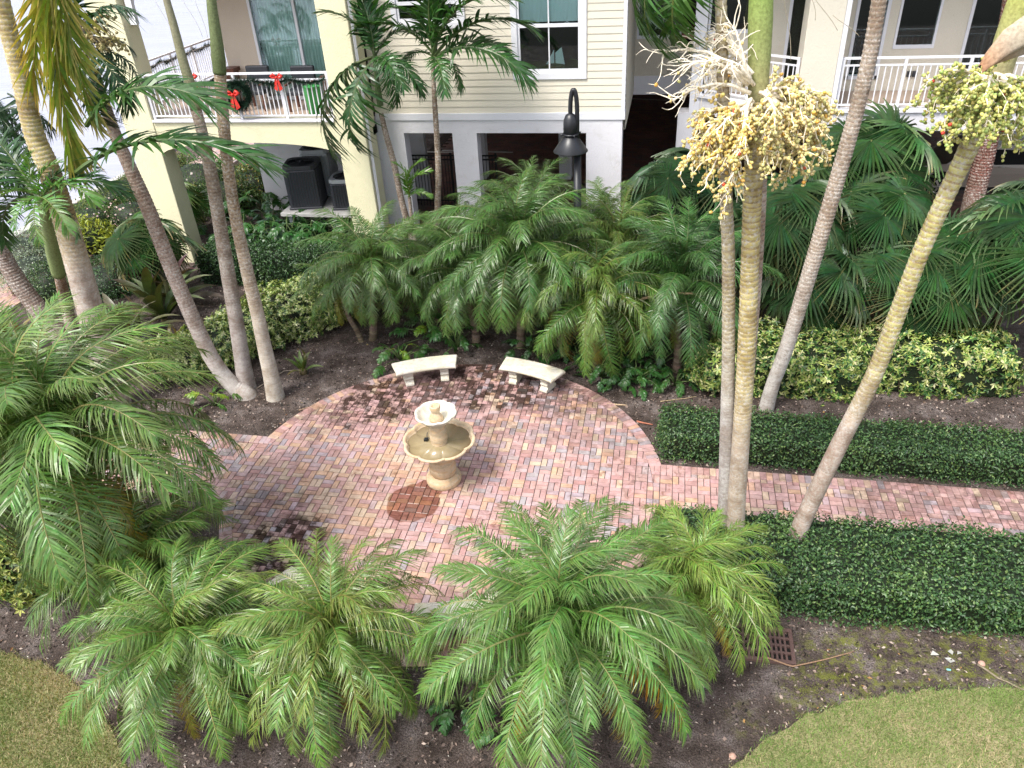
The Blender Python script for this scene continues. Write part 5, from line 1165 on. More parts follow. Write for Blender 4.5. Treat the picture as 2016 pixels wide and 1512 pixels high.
# dry sheath folded over the fruit at upper right
o = MB(); vs = []; n = 14; A0 = [AY(2030, 20, y12 - .35), AY(1975, 60, y12 - .4), AY(1940, 105, y12 - .42), AY(1925, 132, y12 - .4)]; A1 = [AY(2050, 95, y12 - .3), AY(2010, 110, y12 - .35), AY(1965, 125, y12 - .38), AY(1932, 134, y12 - .38)]
for i in range(4):
    for k in range(n + 1): u = k / n; vs.append(A0[i].lerp(A1[i], u) + Vector((0, -.10 * sin(pi * u), .03 * sin(pi * u * 3))))
o.add(vs, [(i * (n + 1) + k, i * (n + 1) + k + 1, (i + 1) * (n + 1) + k + 1, (i + 1) * (n + 1) + k) for i in range(3) for k in range(n)], [c for i in range(4) for c in [((.46, .42, .30), (.44, .37, .28), (.42, .27, .17), (.38, .20, .11))[i]] * (n + 1)], True); o.build('dry_sheath', MT['stem'], T12)
br = [(AY(x, y, Y4 + dy), f) for x, y, dy, f in ((205, 30, 0, .6), (222, 65, -.1, .7), (232, 85, 0, .7), (200, 85, -.2, .8), (190, 60, -.2, .7), (215, 100, .1, .6))]
fruit_cluster(T4, AY(172, 80, Y4), br, .024, [((.30, .25, .10), 5), ((.38, .30, .12), 3)], 0, 80, (.34, .28, .16), rays=8, dens=6)

# ---------------------------------------------------------------- pygmy date palms
random.seed(5)
BOOT = [(.20, .15, .11), (.27, .21, .15), (.14, .10, .075)]
def pygmy(label, c, L, n, meshes=PYG, tint=(1, 1, 1), base=None, e0=76, e1=-60, old=.12, dead=0, rt=.075, extra=None, group='feathery date palms', keep=None):
    """short date palm: rough stem, then leaves from upright in the middle to hanging outside"""
    c = Vector(c); b = Vector(base) if base else Vector((c.x + random.uniform(-.08, .08), c.y + random.uniform(-.05, .15), 0)); b.z = -.04
    r = empty('date_palm', (b.x, b.y, 0), label, 'palm', group)
    N = 9; pts = [b.lerp(c, k / N) + Vector((.05 * sin(k * .9), .03 * cos(k), 0)) * (k / N) * (1 - k / N) * 3 for k in range(N + 1)]
    o = MB(); P = []; Q = []; C_ = []
    for k in range(N * 5 + 1):
        f = k / 5; i = min(int(f), N - 1); P.append(pts[i].lerp(pts[i + 1], f - i)); Q.append(rt * (1.25 - .3 * k / (N * 5)) * (1.16 if k % 2 else .92)); C_.append(jit(random.choice(BOOT), .2))
    o.tube(P, Q, 10, C_)
    o.lathe([(.001, -.16), (rt * 1.5, -.10), (rt * 1.7, .0), (rt * .9, .10), (.001, .14)], c, 10, col=(.22, .17, .09)); o.build('trunk', MT['stem'], r)
    a0 = random.uniform(0, 6.28)
    for i in range(n):
        u = (i + .5) / n; az = a0 + i * 2.39996 + random.gauss(0, .12); el = radians(e0 + (e1 - e0) * u ** .78) + random.gauss(0, .08)
        ln = L * (.72 + .35 * sin(pi * min(1, .25 + u * .75))) * random.uniform(.9, 1.08); s = c + dirv(az, 0) * rt * .6
        if keep and not keep(s + dirv(az, el) * ln): continue
        isold = u > .8 and random.random() < old * 3
        me = random.choice(PYGY) if isold else random.choice(meshes); t = jit(tint, .13)
        if isold: t = (t[0] * 1.2, t[1] * .98, t[2] * .7)
        place('frond', me, r, s, s + dirv(az, el) * ln, random.gauss(0, .16), t, scale=ln * random.uniform(.95, 1.15))
    for k in range(dead):
        az = random.uniform(0, 6.28); place('frond', random.choice(DEAD), r, c - Vector((0, 0, .08)), c + dirv(az, radians(random.uniform(-65, -40))) * L * .8, random.gauss(0, .5), jit((.9, .9, .9)))
    return r
def pyg_at(label, px, py, z, spread, n, **kw):
    c = G(px, py, z); return pygmy(label, c, spread * DIST(c) / FPX, n, **kw)
FGT = (1.12, 1.12, 1.1)
pyg_at('largest feathery date palm at the left edge overhanging the path', 118, 893, 2.55, 325, 84, tint=(1.12, 1.1, 1.0), old=.18, dead=2)
pyg_at('date palm tucked under the large one in the lower left bed', 285, 1125, 1.15, 190, 66, tint=(1.0, 1.02, .9), old=.2)
pyg_at('date palm at lower left with fronds trailing over the lawn edge', 370, 1262, 1.35, 212, 72, tint=(1.1, 1.12, .95), old=.2, meshes=PYG[:3] + PYGL[:1], e0=58, e1=-66)
pyg_at('fine leaved date palm in front of the half hidden bench', 658, 1258, 1.38, 212, 78, tint=(1.15, 1.1, .9), old=.25, meshes=PYG[:3] + PYGL[:2], dead=1, e0=55, e1=-66)
pyg_at('broad glossy date palm at the bottom centre of the beds', 1108, 1240, 1.68, 262, 74, tint=(1.0, 1.08, 1.0), old=.16, dead=2)
pyg_at('wispy date palm beside the drain grate', 1364, 1162, 1.25, 172, 74, meshes=PYGL, tint=(1.15, 1.25, .9), old=.05)
for (x, y, z, cc) in ((1345, 1425, .25, (2.2, 1.25, .35)), (1300, 1400, .3, (1.5, 1.15, .5))):
    c_ = G(1108, 1240, 1.68); place('frond', PYGY[0], [o for o in COL.objects if str(o.get('label', '')).startswith('broad glossy')][0], c_ - Vector((0, 0, .08)), G(x, y, z), .2, cc, scale=1.5)
def back(label, px, py, Y, spread, n, **kw):
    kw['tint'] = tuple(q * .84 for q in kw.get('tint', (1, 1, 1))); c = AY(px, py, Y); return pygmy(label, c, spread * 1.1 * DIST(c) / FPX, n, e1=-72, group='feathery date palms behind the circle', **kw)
b7 = G(733, 668)
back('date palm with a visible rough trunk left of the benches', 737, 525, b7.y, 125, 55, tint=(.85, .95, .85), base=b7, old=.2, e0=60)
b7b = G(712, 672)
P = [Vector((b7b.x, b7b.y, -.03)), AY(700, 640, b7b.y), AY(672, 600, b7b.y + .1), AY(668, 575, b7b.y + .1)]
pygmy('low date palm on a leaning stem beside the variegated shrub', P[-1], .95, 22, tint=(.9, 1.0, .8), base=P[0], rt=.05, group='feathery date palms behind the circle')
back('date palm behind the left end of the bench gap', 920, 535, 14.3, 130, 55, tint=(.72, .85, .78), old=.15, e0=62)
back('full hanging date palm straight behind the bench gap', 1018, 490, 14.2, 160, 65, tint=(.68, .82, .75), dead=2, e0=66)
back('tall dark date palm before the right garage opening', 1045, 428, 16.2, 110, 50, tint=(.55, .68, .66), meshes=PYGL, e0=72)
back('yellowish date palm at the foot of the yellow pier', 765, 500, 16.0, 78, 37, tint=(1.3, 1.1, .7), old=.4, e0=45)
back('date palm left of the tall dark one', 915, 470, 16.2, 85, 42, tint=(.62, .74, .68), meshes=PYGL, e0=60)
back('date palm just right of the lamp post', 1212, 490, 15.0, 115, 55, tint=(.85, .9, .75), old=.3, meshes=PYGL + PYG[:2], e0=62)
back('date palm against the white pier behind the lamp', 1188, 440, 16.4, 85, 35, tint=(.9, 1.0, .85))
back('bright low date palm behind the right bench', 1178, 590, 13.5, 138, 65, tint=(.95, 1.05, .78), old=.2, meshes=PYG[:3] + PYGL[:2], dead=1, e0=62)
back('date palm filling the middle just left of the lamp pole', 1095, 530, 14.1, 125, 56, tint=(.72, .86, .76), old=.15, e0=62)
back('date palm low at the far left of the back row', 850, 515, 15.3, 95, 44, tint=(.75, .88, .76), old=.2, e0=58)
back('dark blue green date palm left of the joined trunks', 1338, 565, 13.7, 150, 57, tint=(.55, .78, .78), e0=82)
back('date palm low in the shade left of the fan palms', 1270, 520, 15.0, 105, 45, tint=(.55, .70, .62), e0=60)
# cut dead stalk lying over the palms
sp = [AY(1225, 598, 13.2), AY(1290, 582, 13.2), AY(1340, 577, 13.25), AY(1385, 580, 13.3)]
o = MB(); o.tube(sp, [.03, .026, .024, .022], 6, (.36, .27, .16)); tag(o.build('dead_stalk', MT['stem']), 'cut dead leaf stalk lying across the dark date palm', 'stalk')

# ---------------------------------------------------------------- fan palms
def fan_mesh(seed, col=(.055, .125, .045), n=46, span=330, tipc=(.20, .26, .12), droop=.5, split=.48, brown=0.):
    R = random.Random(seed); V = []; Fq = []; C = []; a0 = radians(-span / 2)
    for k in range(n):
        a = a0 + radians(span) * (k + .5) / n; da = radians(span) / n * .5; Rr = R.uniform(.85, 1.05) * (1 - .18 * abs(a) / pi); c = tuple(x * R.uniform(.8, 1.25) for x in col)
        tc = (.30, .22, .10) if R.random() < brown else tipc; zz = R.gauss(0, .02); hang = droop * R.uniform(.5, 1.5); tw = R.gauss(0, .04)
        o = len(V)
        for r, wf, t in ((.02, 1.02, 0), (split * .55, 1.02, 0), (split, 1.0, .0), (split + .22, .62, .25), (.86, .30, .65), (1., .05, 1.)):
            rr = r * Rr; w = rr * math.tan(da) * wf if r <= split else split * Rr * math.tan(da) * wf
            aa = a + tw * max(0, r - split); z = -.10 * r * r * 1.0 - (hang * max(0, r - split) ** 1.5) + zz * r
            d = Vector((cos(aa), sin(aa), 0)); nrm = Vector((-sin(aa), cos(aa), 0)); rise = .024 * min(1, r / split) if r <= split + .3 else .012
            p = d * (rr * (1 - .25 * hang * max(0, r - split))); cc = tuple(x + (y - x) * t for x, y in zip(c, tc))
            for q, h in ((-1, -rise), (0, rise), (1, -rise)): V.append(p + nrm * (w * q) + Vector((0, 0, z + h))); C.append(cc)
        for s in range(5):
            b = o + 3 * s; Fq += [(b, b + 1, b + 4, b + 3), (b + 1, b + 2, b + 5, b + 4)]
    o = MB(); o.v = [tuple(v) for v in V]; o.f = Fq; o.c = C; o.sm = [False] * len(Fq)
    o.tube([(-.0, 0, .0), (.05, 0, .015)], [.02, .005], 5, (.25, .25, .10)); return o.mesh('fan_leaf', MT['gloss'])
FANS = [fan_mesh(s, brown=.08) for s in range(4)]; FANB = [fan_mesh(s + 9, brown=.75, droop=.75, span=260, tipc=(.22, .17, .08)) for s in range(2)]
def fan_palm(label, c, n, R0, L, tint=(1, 1, 1), e0=75, e1=-35, base=None, face=None, trunk_r=.09, brown=2, up_bias=.45):
    c = Vector(c); b = Vector(base) if base else Vector((c.x, c.y + .1, 0)); b.z = -.03
    r = empty('fan_palm', (b.x, b.y, 0), label, 'fan palm', 'fan palms before the right wing')
    o = MB(); K = 26; o.tube([b.lerp(c, k / K) for k in range(K + 1)], [trunk_r * (1.1 if k % 2 else .9) for k in range(K + 1)], 10, [jit((.13, .075, .05), .3) for k in range(K + 1)]); o.build('trunk', MT['stem'], r)
    a0 = random.uniform(0, 6.28)
    for i in range(n):
        u = (i + .5) / n; az = a0 + i * 2.39996 + random.gauss(0, .15); el = radians(e0 + (e1 - e0) * u) + random.gauss(0, .1); hub = c + dirv(az, el) * L * random.uniform(.8, 1.15)
        st = MB(); mid = c.lerp(hub, .5) + Vector((0, 0, .07 * L)); st.tube([c, mid, hub], [.02, .014, .011], 5, (.14, .17, .06)); st.build('stalk', MT['stem'], r)
        # the blade faces out and up, its middle fingers carry on along the stalk and hang
        out = dirv(az, el - .55); nrm = (dirv(az, 0) * .55 + Vector((0, 0, 1)) * (.35 + up_bias * max(0, sin(el) + .5)) + Vector((random.gauss(0, .15), random.gauss(0, .15) - .12, 0))).normalized()
        x = (out - nrm * out.dot(nrm)).normalized(); y = nrm.cross(x); s = R0 * random.uniform(.85, 1.12)
        me = random.choice(FANB) if i >= n - brown else random.choice(FANS)
        q = link('fan_leaf', me, r, None, jit(tint, .14)); q.matrix_local = Matrix.Translation(hub - parent_loc(r)) @ Matrix((x, y, nrm)).transposed().to_4x4() @ Matrix.Diagonal((s, s, s, 1))
    return r
fan_palm('fan palm left of the joined trunks under the fruit', AY(1350, 400, 16.6), 15, 1.09, .95, (0.50, 0.58, 0.59), base=(AY(1350, 400, 16.6).x, 16.7, 0))
fan_palm('fan palm between the joined trunks and the slim leaning trunk', AY(1560, 445, 15.4), 17, 1.01, .80, (0.64, 0.70, 0.67), brown=5)
fan_palm('fan palm rising highest below the white balcony', AY(1705, 330, 17.2), 15, 1.15, .95, (0.68, 0.78, 0.66), brown=2)
fan_palm('fan palm filling the middle between the two leaning trunks', AY(1720, 440, 15.9), 16, 1.03, .85, (0.62, 0.72, 0.67), brown=4)
fan_palm('low fan palm with one round fan beside the stout trunk', AY(1735, 545, 14.7), 9, 0.83, .55, (0.80, 0.86, 0.82), brown=2, e1=-20)
fan_palm('fan palm on a brown trunk right of the stout palm', AY(1892, 520, 15.2), 14, 1.09, .80, (0.68, 0.78, 0.74), brown=2, trunk_r=.12)
fan_palm('fan palm spreading off the right edge', AY(2010, 500, 14.8), 13, 1.15, .85, (0.76, 0.84, 0.78), brown=1)
fan_palm('fan palm at the right edge in front of the tan car', AY(2030, 440, 16.4), 11, 0.98, .85, (0.60, 0.68, 0.66), brown=1)
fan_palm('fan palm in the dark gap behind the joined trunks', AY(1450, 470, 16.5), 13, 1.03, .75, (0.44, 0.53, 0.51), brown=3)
fan_palm('fan palm in the left bed by the purple leaved plants', AY(285, 478, 15.9), 16, 0.92, .62, (1.08, 1.04, 0.94), brown=3, trunk_r=.07)
fan_palm('small fan palm behind the pink flowers at left', AY(345, 400, 19.6), 11, 0.80, .5, (0.96, 1.00, 0.66), brown=0, trunk_r=.05)

fan_palm('fan palm hanging over the variegated shrub at right', AY(1830, 560, 14.9), 11, 1.0, .8, (0.76, 0.82, 0.78), brown=2, e1=-25)
fan_palm('fan palm hanging over the variegated shrub behind the slim trunk', AY(1610, 560, 14.9), 12, .95, .7, (0.58, 0.66, 0.62), brown=5, e1=-30)
#fan_palm('fan palm deep in the shade under the white fascia', AY(1830, 400, 17.4), 12, 1.0, .9, (0.56, 0.66, 0.62), brown=1)
# ---------------------------------------------------------------- hedges and shrubs
def leaf_cloud(P, N, L, w, cols, tilt=.7, whorl=1, flat=.0, up=.25, fold=.25, tipc=None):
    """leaves at points P turned roughly to the normals N; returns V, F, C"""
    m = len(P); 
    if whorl > 1:
        P = np.repeat(P, whorl, 0); N0 = np.repeat(N + rng.normal(0, .45, N.shape), whorl, 0); ph = np.tile(np.arange(whorl) * 2 * pi / whorl, m) + np.repeat(rng.uniform(0, 6.28, m), whorl)
        N0 /= np.linalg.norm(N0, axis=1)[:, None]; a = np.cross(N0, np.array([.3, .5, .81])); a /= np.linalg.norm(a, axis=1)[:, None]; b = np.cross(N0, a)
        D = a * np.cos(ph)[:, None] + b * np.sin(ph)[:, None] + N0 * rng.normal(.15, .2, (m * whorl, 1)); Nn = N0
    else:
        Nn = N + rng.normal(0, tilt, N.shape); Nn[:, 2] += up; Nn /= np.linalg.norm(Nn, axis=1)[:, None]
        r = rng.normal(0, 1, N.shape) + N * .5; D = r - Nn * (r * Nn).sum(1)[:, None]
    D /= np.linalg.norm(D, axis=1)[:, None]; S = np.cross(Nn, D); m = len(P)
    l = (L * rng.uniform(.6, 1.25, m))[:, None]; ww = (w * rng.uniform(.7, 1.2, m))[:, None]
    B = P; T = P + D * l - Nn * l * .12; A = P + D * l * .48 + S * ww * .5 + Nn * ww * fold; E_ = P + D * l * .48 - S * ww * .5 + Nn * ww * fold
    V = np.stack([B, A, T, E_], 1).reshape(-1, 3); i = np.arange(m) * 4; F = np.concatenate([np.c_[i, i + 1, i + 2], np.c_[i, i + 2, i + 3]])
    pr = np.array([c[1] for c in cols], float); k = rng.choice(len(cols), m, p=pr / pr.sum()); C = np.array([c[0] for c in cols])[k] * rng.uniform(.72, 1.28, (m, 1))
    g = fbm(P[:, 0], P[:, 1] + P[:, 2], 2.3, 3.3)[:, None]; C = C * (1 + .22 * g) * np.array([1, 1, 1]) + np.maximum(g - .25, 0) * np.array([.05, .05, .0])
    return V, F, np.repeat(C, 4, 0)
def rounded_box(n, a, b, r, bump=.06, top=1.0):
    a = np.array(a, float); b = np.array(b, float); d = b - a
    ar = np.array([d[0] * d[1] * top, d[0] * d[2], d[0] * d[2], d[1] * d[2], d[1] * d[2]]); f = rng.choice(5, n, p=ar / ar.sum()); u = rng.uniform(0, 1, (n, 3)); p = a + u * d
    p[f == 0, 2] = b[2]; p[f == 1, 1] = a[1]; p[f == 2, 1] = b[1]; p[f == 3, 0] = a[0]; p[f == 4, 0] = b[0]
    lo = a + r; hi = b - r; lo[2] = a[2]; q = np.clip(p, lo, hi); nn = p - q; ln = np.linalg.norm(nn, axis=1)[:, None]; nn = nn / np.maximum(ln, 1e-6); p = q + nn * r
    return p + nn * (bump * fbm(p[:, 0] + p[:, 2] * 1.3, p[:, 1] - p[:, 2], 3.1, 2.7) + rng.normal(0, bump * .35, n) - bump * .3)[:, None], nn
def ellipsoid(n, c, r, bump=.12, zmin=.0):
    v = rng.normal(0, 1, (n, 3)); v /= np.linalg.norm(v, axis=1)[:, None]; v[:, 2] = np.abs(v[:, 2]) * 1.0 - .15; v /= np.linalg.norm(v, axis=1)[:, None]
    p = np.array(c) + v * np.array(r) * (1 + bump * fbm(v[:, 0] * 2 + c[0], v[:, 1] * 2 + v[:, 2], 2.2, c[1]) + rng.normal(0, bump * .5, n) - bump * .2)[:, None]; p[:, 2] = np.maximum(p[:, 2], zmin + .01)
    return p, v
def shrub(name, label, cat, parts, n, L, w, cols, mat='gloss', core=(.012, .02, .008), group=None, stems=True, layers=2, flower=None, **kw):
    """parts: ('box', a, b, r) or ('ell', c, r); one mesh of leaves, with twigs and a dark inside as its parts"""
    Ps = []; Ns = []; tot = 0; vol = []
    for q in parts:
        if q[0] == 'box': d = np.array(q[2]) - np.array(q[1]); vol.append(d[0] * d[1] + d[2] * (d[0] + d[1]) * 2)
        else: vol.append(4 * q[2][0] * q[2][1] + 3 * q[2][2] * (q[2][0] + q[2][1]))
    for q, v in zip(parts, vol):
        k = int(n * v / sum(vol))
        for ly in range(layers):
            kk = int(k * (.65 if ly == 0 else .35 / (layers - 1)))
            p, nn = rounded_box(kk, q[1], q[2], q[3], kw.get('bump', .06)) if q[0] == 'box' else ellipsoid(kk, q[1], q[2], kw.get('bump', .12))
            Ps.append(p - nn * (ly * .055)); Ns.append(nn)
    P = np.concatenate(Ps); N = np.concatenate(Ns)
    V, F, C = leaf_cloud(P, N, L, w, cols, **{k: kw[k] for k in kw if k != 'bump'})
    o = link(name, mesh_np(name, V, F, C, MT[mat])); tag(o, label, cat, group)
    st = MB()
    for q in parts:
        for _ in range(40 if stems else 0):
            if q[0] == 'box': x = random.uniform(q[1][0] + .1, q[2][0] - .1); y = random.uniform(q[1][1] + .1, q[2][1] - .1); z = q[2][2] * .9
            else: x = q[1][0] + random.uniform(-.6, .6) * q[2][0]; y = q[1][1] + random.uniform(-.6, .6) * q[2][1]; z = (q[1][2] + q[2][2]) * .8
            st.tube([(x + random.uniform(-.1, .1), y + random.uniform(-.1, .1), -.02), (x, y, z * .5), (x + random.uniform(-.15, .15), y + random.uniform(-.15, .15), z)], [.012, .008, .004], 4, (.16, .11, .08))
    if st.v: st.build('twigs', MT['stem'], o)
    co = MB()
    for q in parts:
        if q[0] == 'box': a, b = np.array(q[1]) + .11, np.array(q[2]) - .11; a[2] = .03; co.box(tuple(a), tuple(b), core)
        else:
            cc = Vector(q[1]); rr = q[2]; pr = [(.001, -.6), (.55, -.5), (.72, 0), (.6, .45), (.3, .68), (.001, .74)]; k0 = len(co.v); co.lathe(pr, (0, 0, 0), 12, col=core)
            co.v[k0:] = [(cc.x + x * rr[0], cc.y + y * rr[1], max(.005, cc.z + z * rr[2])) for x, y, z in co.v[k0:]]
    co.build('dark_core', MT['tint'], o)  # solid dark filler, painted shade seen in the gaps between leaves
    if flower:
        k = rng.choice(len(P), flower[0], replace=False); V, F, C = leaf_cloud(P[k] + N[k] * .02, N[k], flower[1], flower[1], flower[2], whorl=5, fold=.1)
        link('blossoms', mesh_np('blossoms', V, F, C, MT['dull']), o)
    return o
DK = [((.052, .120, .040), 5), ((.080, .160, .048), 4), ((.034, .080, .030), 3), ((.14, .22, .065), 1.5)]
shrub('hedge', 'clipped dark green hedge along the far side of the right path', 'hedge', [('box', (.16, 10.66, 0), (9.2, 11.62, .60), .16)], 30000, .055, .030, DK, bump=.11, tilt=.75)
shrub('hedge', 'broad clipped dark hedge between the right path and the lawn', 'hedge', [('box', (.12, 7.52, 0), (9.2, 8.98, .66), .18)], 42000, .056, .031, DK, bump=.12, tilt=.75)
VAR = [((.38, .43, .13), 4), ((.25, .36, .08), 4), ((.07, .17, .04), 4), ((.52, .52, .26), 2), ((.035, .085, .025), 2)]
shrub('variegated_shrub', 'cream and green variegated shrub bed behind the right hedge', 'shrub', [('box', (1.15, 12.85, 0), (3.9, 14.5, .85), .3), ('box', (3.7, 13.2, 0), (6.7, 14.7, .90), .3), ('ell', (1.2, 13.1, .35), (.55, .5, .6))], 4300, .105, .042, VAR, bump=.16, whorl=7, mat='gloss')
shrub('variegated_shrub', 'cream and green variegated shrub curving left of the circle', 'shrub', [('ell', (-10.0, 12.55, .2), (0.92, 0.67, 0.62)), ('ell', (-9.45, 13.1, .25), (0.92, 0.79, 0.67)), ('ell', (-9.0, 13.8, .28), (0.98, 0.85, 0.69)), ('ell', (-8.5, 14.6, .3), (1.10, 0.98, 0.73)), ('ell', (-7.9, 15.3, .3), (1.10, 0.98, 0.73)), ('ell', (-7.3, 15.8, .3), (1.10, 0.85, 0.67))], 5600, .085, .034, [((.36, .42, .16), 4), ((.27, .36, .10), 4), ((.06, .13, .03), 4), ((.48, .50, .28), 2), ((.03, .07, .02), 1)], bump=.14, whorl=7)
c = G(60, 1115, .4); shrub('variegated_shrub', 'yellow green variegated shrub under the large date palm', 'shrub', [('ell', (c.x, c.y, .3), (.75, .6, .65)), ('ell', (c.x + .6, c.y + .6, .3), (.6, .5, .6))], 900, .10, .042, [((.38, .40, .10), 4), ((.25, .33, .07), 4), ((.10, .18, .04), 3)], bump=.14, whorl=7)
DK2 = [((.026, .068, .024), 5), ((.042, .10, .03), 4), ((.07, .15, .045), 2)]
shrub('hedge', 'dark rounded hedge below the air conditioners', 'hedge', [('box', (-12.0, 16.6, 0), (-7.6, 17.6, .98), .28)], 15000, .065, .045, DK2, bump=.13, tilt=.8)
shrub('shrub', 'low dark shrub at the foot of the slender young palms', 'shrub', [('ell', (-6.9, 17.9, .3), (.9, .5, .75)), ('ell', (-5.9, 18.1, .3), (.8, .5, .7))], 4200, .07, .048, DK2, bump=.15, tilt=.8)
# left bed fillers
def S_(name, label, px, py, rx, ry, rz, n, L, w, cols, z=.2, **kw):
    c = G(px, py, z); return shrub(name, label, kw.pop('cat', 'shrub'), [('ell', (c.x, c.y, z), (rx, ry, rz))], n, L, w, cols, **kw)
MG = [((.05, .11, .03), 4), ((.08, .15, .04), 3), ((.03, .07, .02), 3), ((.13, .19, .06), 1)]
S_('shrub', 'mottled low shrub at the left edge below the purple plant', 40, 770, 1.4, .8, .5, 5500, .07, .035, MG + [((.22, .26, .1), 1)], tilt=.8)
S_('shrub', 'low shrub between the left path and the large date palm', 150, 745, .9, .6, .45, 3000, .06, .03, MG, tilt=.8)
S_('shrub', 'dark shrub right of the leaning brown trunk', 215, 560, 1.0, .9, .7, 4000, .06, .035, DK2, tilt=.8)
S_('shrub', 'white flowering shrub between the left trunks', 105, 570, .7, .7, .75, 3200, .06, .03, MG, tilt=.8, flower=(90, .02, [((.7, .7, .66), 1)]))
SIL = [((.26, .32, .24), 4), ((.18, .25, .17), 3), ((.34, .39, .32), 2)]
c = G(60, 505, .5); shrub('silver_shrub', 'silvery grey shrub beside the river walk', 'shrub', [('ell', (c.x - .2, c.y, .4), (1.3, 1.0, .8)), ('ell', (c.x + .9, c.y - 1., .4), (1.0, .9, .7))], 6500, .05, .028, SIL, bump=.2, mat='dull', tilt=.9)
c = G(205, 405, .5); shrub('hedge', 'yellow green hedge along the river behind the pink flowers', 'hedge', [('box', (c.x - .7, c.y - 2.2, 0), (c.x + .5, c.y + 4.5, .85), .3)], 9000, .07, .035, [((.17, .22, .05), 4), ((.11, .17, .04), 4), ((.23, .24, .07), 2)], bump=.16, tilt=.9)
c = G(250, 425, .5); shrub('flowering_shrub', 'shrub covered in pale pink flowers by the river', 'shrub', [('ell', (c.x - .9, c.y - .5, .35), (.9, .8, .7)), ('ell', (c.x + .1, c.y + .1, .35), (1.0, .8, .7)), ('ell', (c.x + 1.0, c.y + .6, .35), (.9, .8, .65))], 7000, .055, .028, MG, bump=.15, mat='dull', tilt=.9, flower=(420, .035, [((.75, .48, .52), 4), ((.78, .64, .64), 3), ((.78, .74, .72), 2)]))
c = G(395, 365, .6); shrub('flowering_shrub', 'white flowering shrub seen through the arch', 'shrub', [('ell', (c.x, c.y, .5), (1.5, 1.0, 1.1)), ('ell', (c.x + 1.2, c.y - .8, .4), (1.1, .9, .8))], 7000, .065, .03, MG, bump=.16, mat='dull', tilt=.9, flower=(110, .045, [((.75, .75, .72), 4), ((.75, .6, .62), 1)]))
c = G(500, 365, .5); shrub('shrub', 'yellow and green croton like shrub under the arch', 'shrub', [('ell', (c.x, c.y, .4), (1.0, .8, .8))], 2600, .11, .045, [((.07, .13, .03), 4), ((.20, .20, .04), 2), ((.34, .24, .04), 1), ((.04, .09, .025), 4)], bump=.16, tilt=.9)
c = G(175, 470, .4); o = shrub('shrub', 'bright yellow green leafy plant behind the thick left trunk', 'shrub', [('ell', (c.x, c.y, .3), (.8, .6, .7))], 900, .2, .05, [((.32, .36, .03), 4), ((.22, .29, .04), 3)], bump=.2, tilt=.9)

# lobed philodendron plants
PHI = [frond_mesh('leaf', 9, .40, .13, 40, .16, s + 200, 62, 22, .45, .15, (.055, .13, .035), rcol=(.12, .18, .06), rr=.014, segs=3, mat='gloss', messy=.1) for s in range(3)]
def philo(label, c, n, L, tint=(1, 1, 1), stalk=.5, e0=80, e1=5, k=.15, group='lobed philodendron plants', yellow=0):
    c = Vector(c); r = empty('philodendron', (c.x, c.y, 0), label, 'plant', group); a0 = random.uniform(0, 6)
    for i in range(n):
        u = (i + .5) / n; az = a0 + i * 2.4 + random.gauss(0, .2); el = radians(e0 + (e1 - e0) * u) + random.gauss(0, .12); h = Vector((c.x, c.y, .02)) + dirv(az, el) * stalk * random.uniform(.7, 1.25); h.z = max(h.z, .1)
        tip = h + dirv(az + random.gauss(0, .25), radians(random.uniform(-40, 5))) * L * random.uniform(.75, 1.2); tip.z = max(tip.z, .03)
        t = jit(tint, k); t = (t[0] * 2.6, t[1] * 1.9, t[2] * .7) if i < yellow else t
        lf = place('leaf', PHI[i % 3], r, h, tip, random.gauss(0, .3), t); s = MB(); s.tube([(c.x, c.y, 0), (Vector((c.x, c.y, 0)) + h) / 2 + Vector((0, 0, .05)), h], [.014, .011, .009], 5, (.12, .18, .06)); s.build('stalk', MT['stem'], r)
    return r
philo('philodendron with deeply cut leaves behind the left bench', G(850, 668, .0), 17, .42, (1.0, 1.1, .9), .55, yellow=3)
philo('philodendron sprawling at the end of the left bench', G(790, 712), 12, .36, (.95, 1.05, .8), .40, yellow=3)
philo('philodendron right behind the left bench', G(900, 685), 10, .34, (.75, .95, .75), .42, yellow=1)
philo('small philodendron beside the curved left trunks', G(425, 800), 9, .30, (1.2, 1.2, .7), .32, yellow=3)
philo('dark philodendron clump left of the right bench', G(1045, 690), 18, .32, (.6, .82, .68), .42)
philo('fern like clump at the right end of the right bench', G(1185, 742), 20, .30, (.62, .82, .62), .40, yellow=1)
philo('low leafy clump under the bright date palm', G(1255, 752), 20, .30, (.65, .85, .6), .38, yellow=2)
philo('leafy clump under the dark date palm', G(1140, 715), 14, .30, (.55, .75, .6), .35)
philo('low leafy plant between the front date palms', G(905, 1395), 16, .26, (.7, .85, .75), .26)
philo('low plant under the broad front date palm', G(985, 1450), 10, .24, (.8, 1.0, .8), .2)
for i, (px, py, t) in enumerate(((455, 420, (.7, .85, .8)), (520, 405, (.9, 1.05, .7)), (470, 372, (.9, 1.0, .6)), (590, 440, (.6, .75, .72)), (640, 440, (.55, .72, .7)), (545, 440, (.62, .8, .7)), (400, 425, (.8, 1.1, .7)), (675, 452, (.6, .8, .7)), (430, 340, (1.0, 1.1, .6)))):
    philo(['philodendron clump %s' % s for s in ('left of the dark hedge top', 'in the middle under the arch', 'beside the pale grey trunk under the arch', 'in front of the largest air conditioner', 'below the low air conditioner', 'just behind the dark hedge', 'at the foot of the left yellow pier', 'against the inside of the right yellow pier', 'farthest back under the arch')][i], G(px, py + 12), 13, .55, t, .75, e1=10)
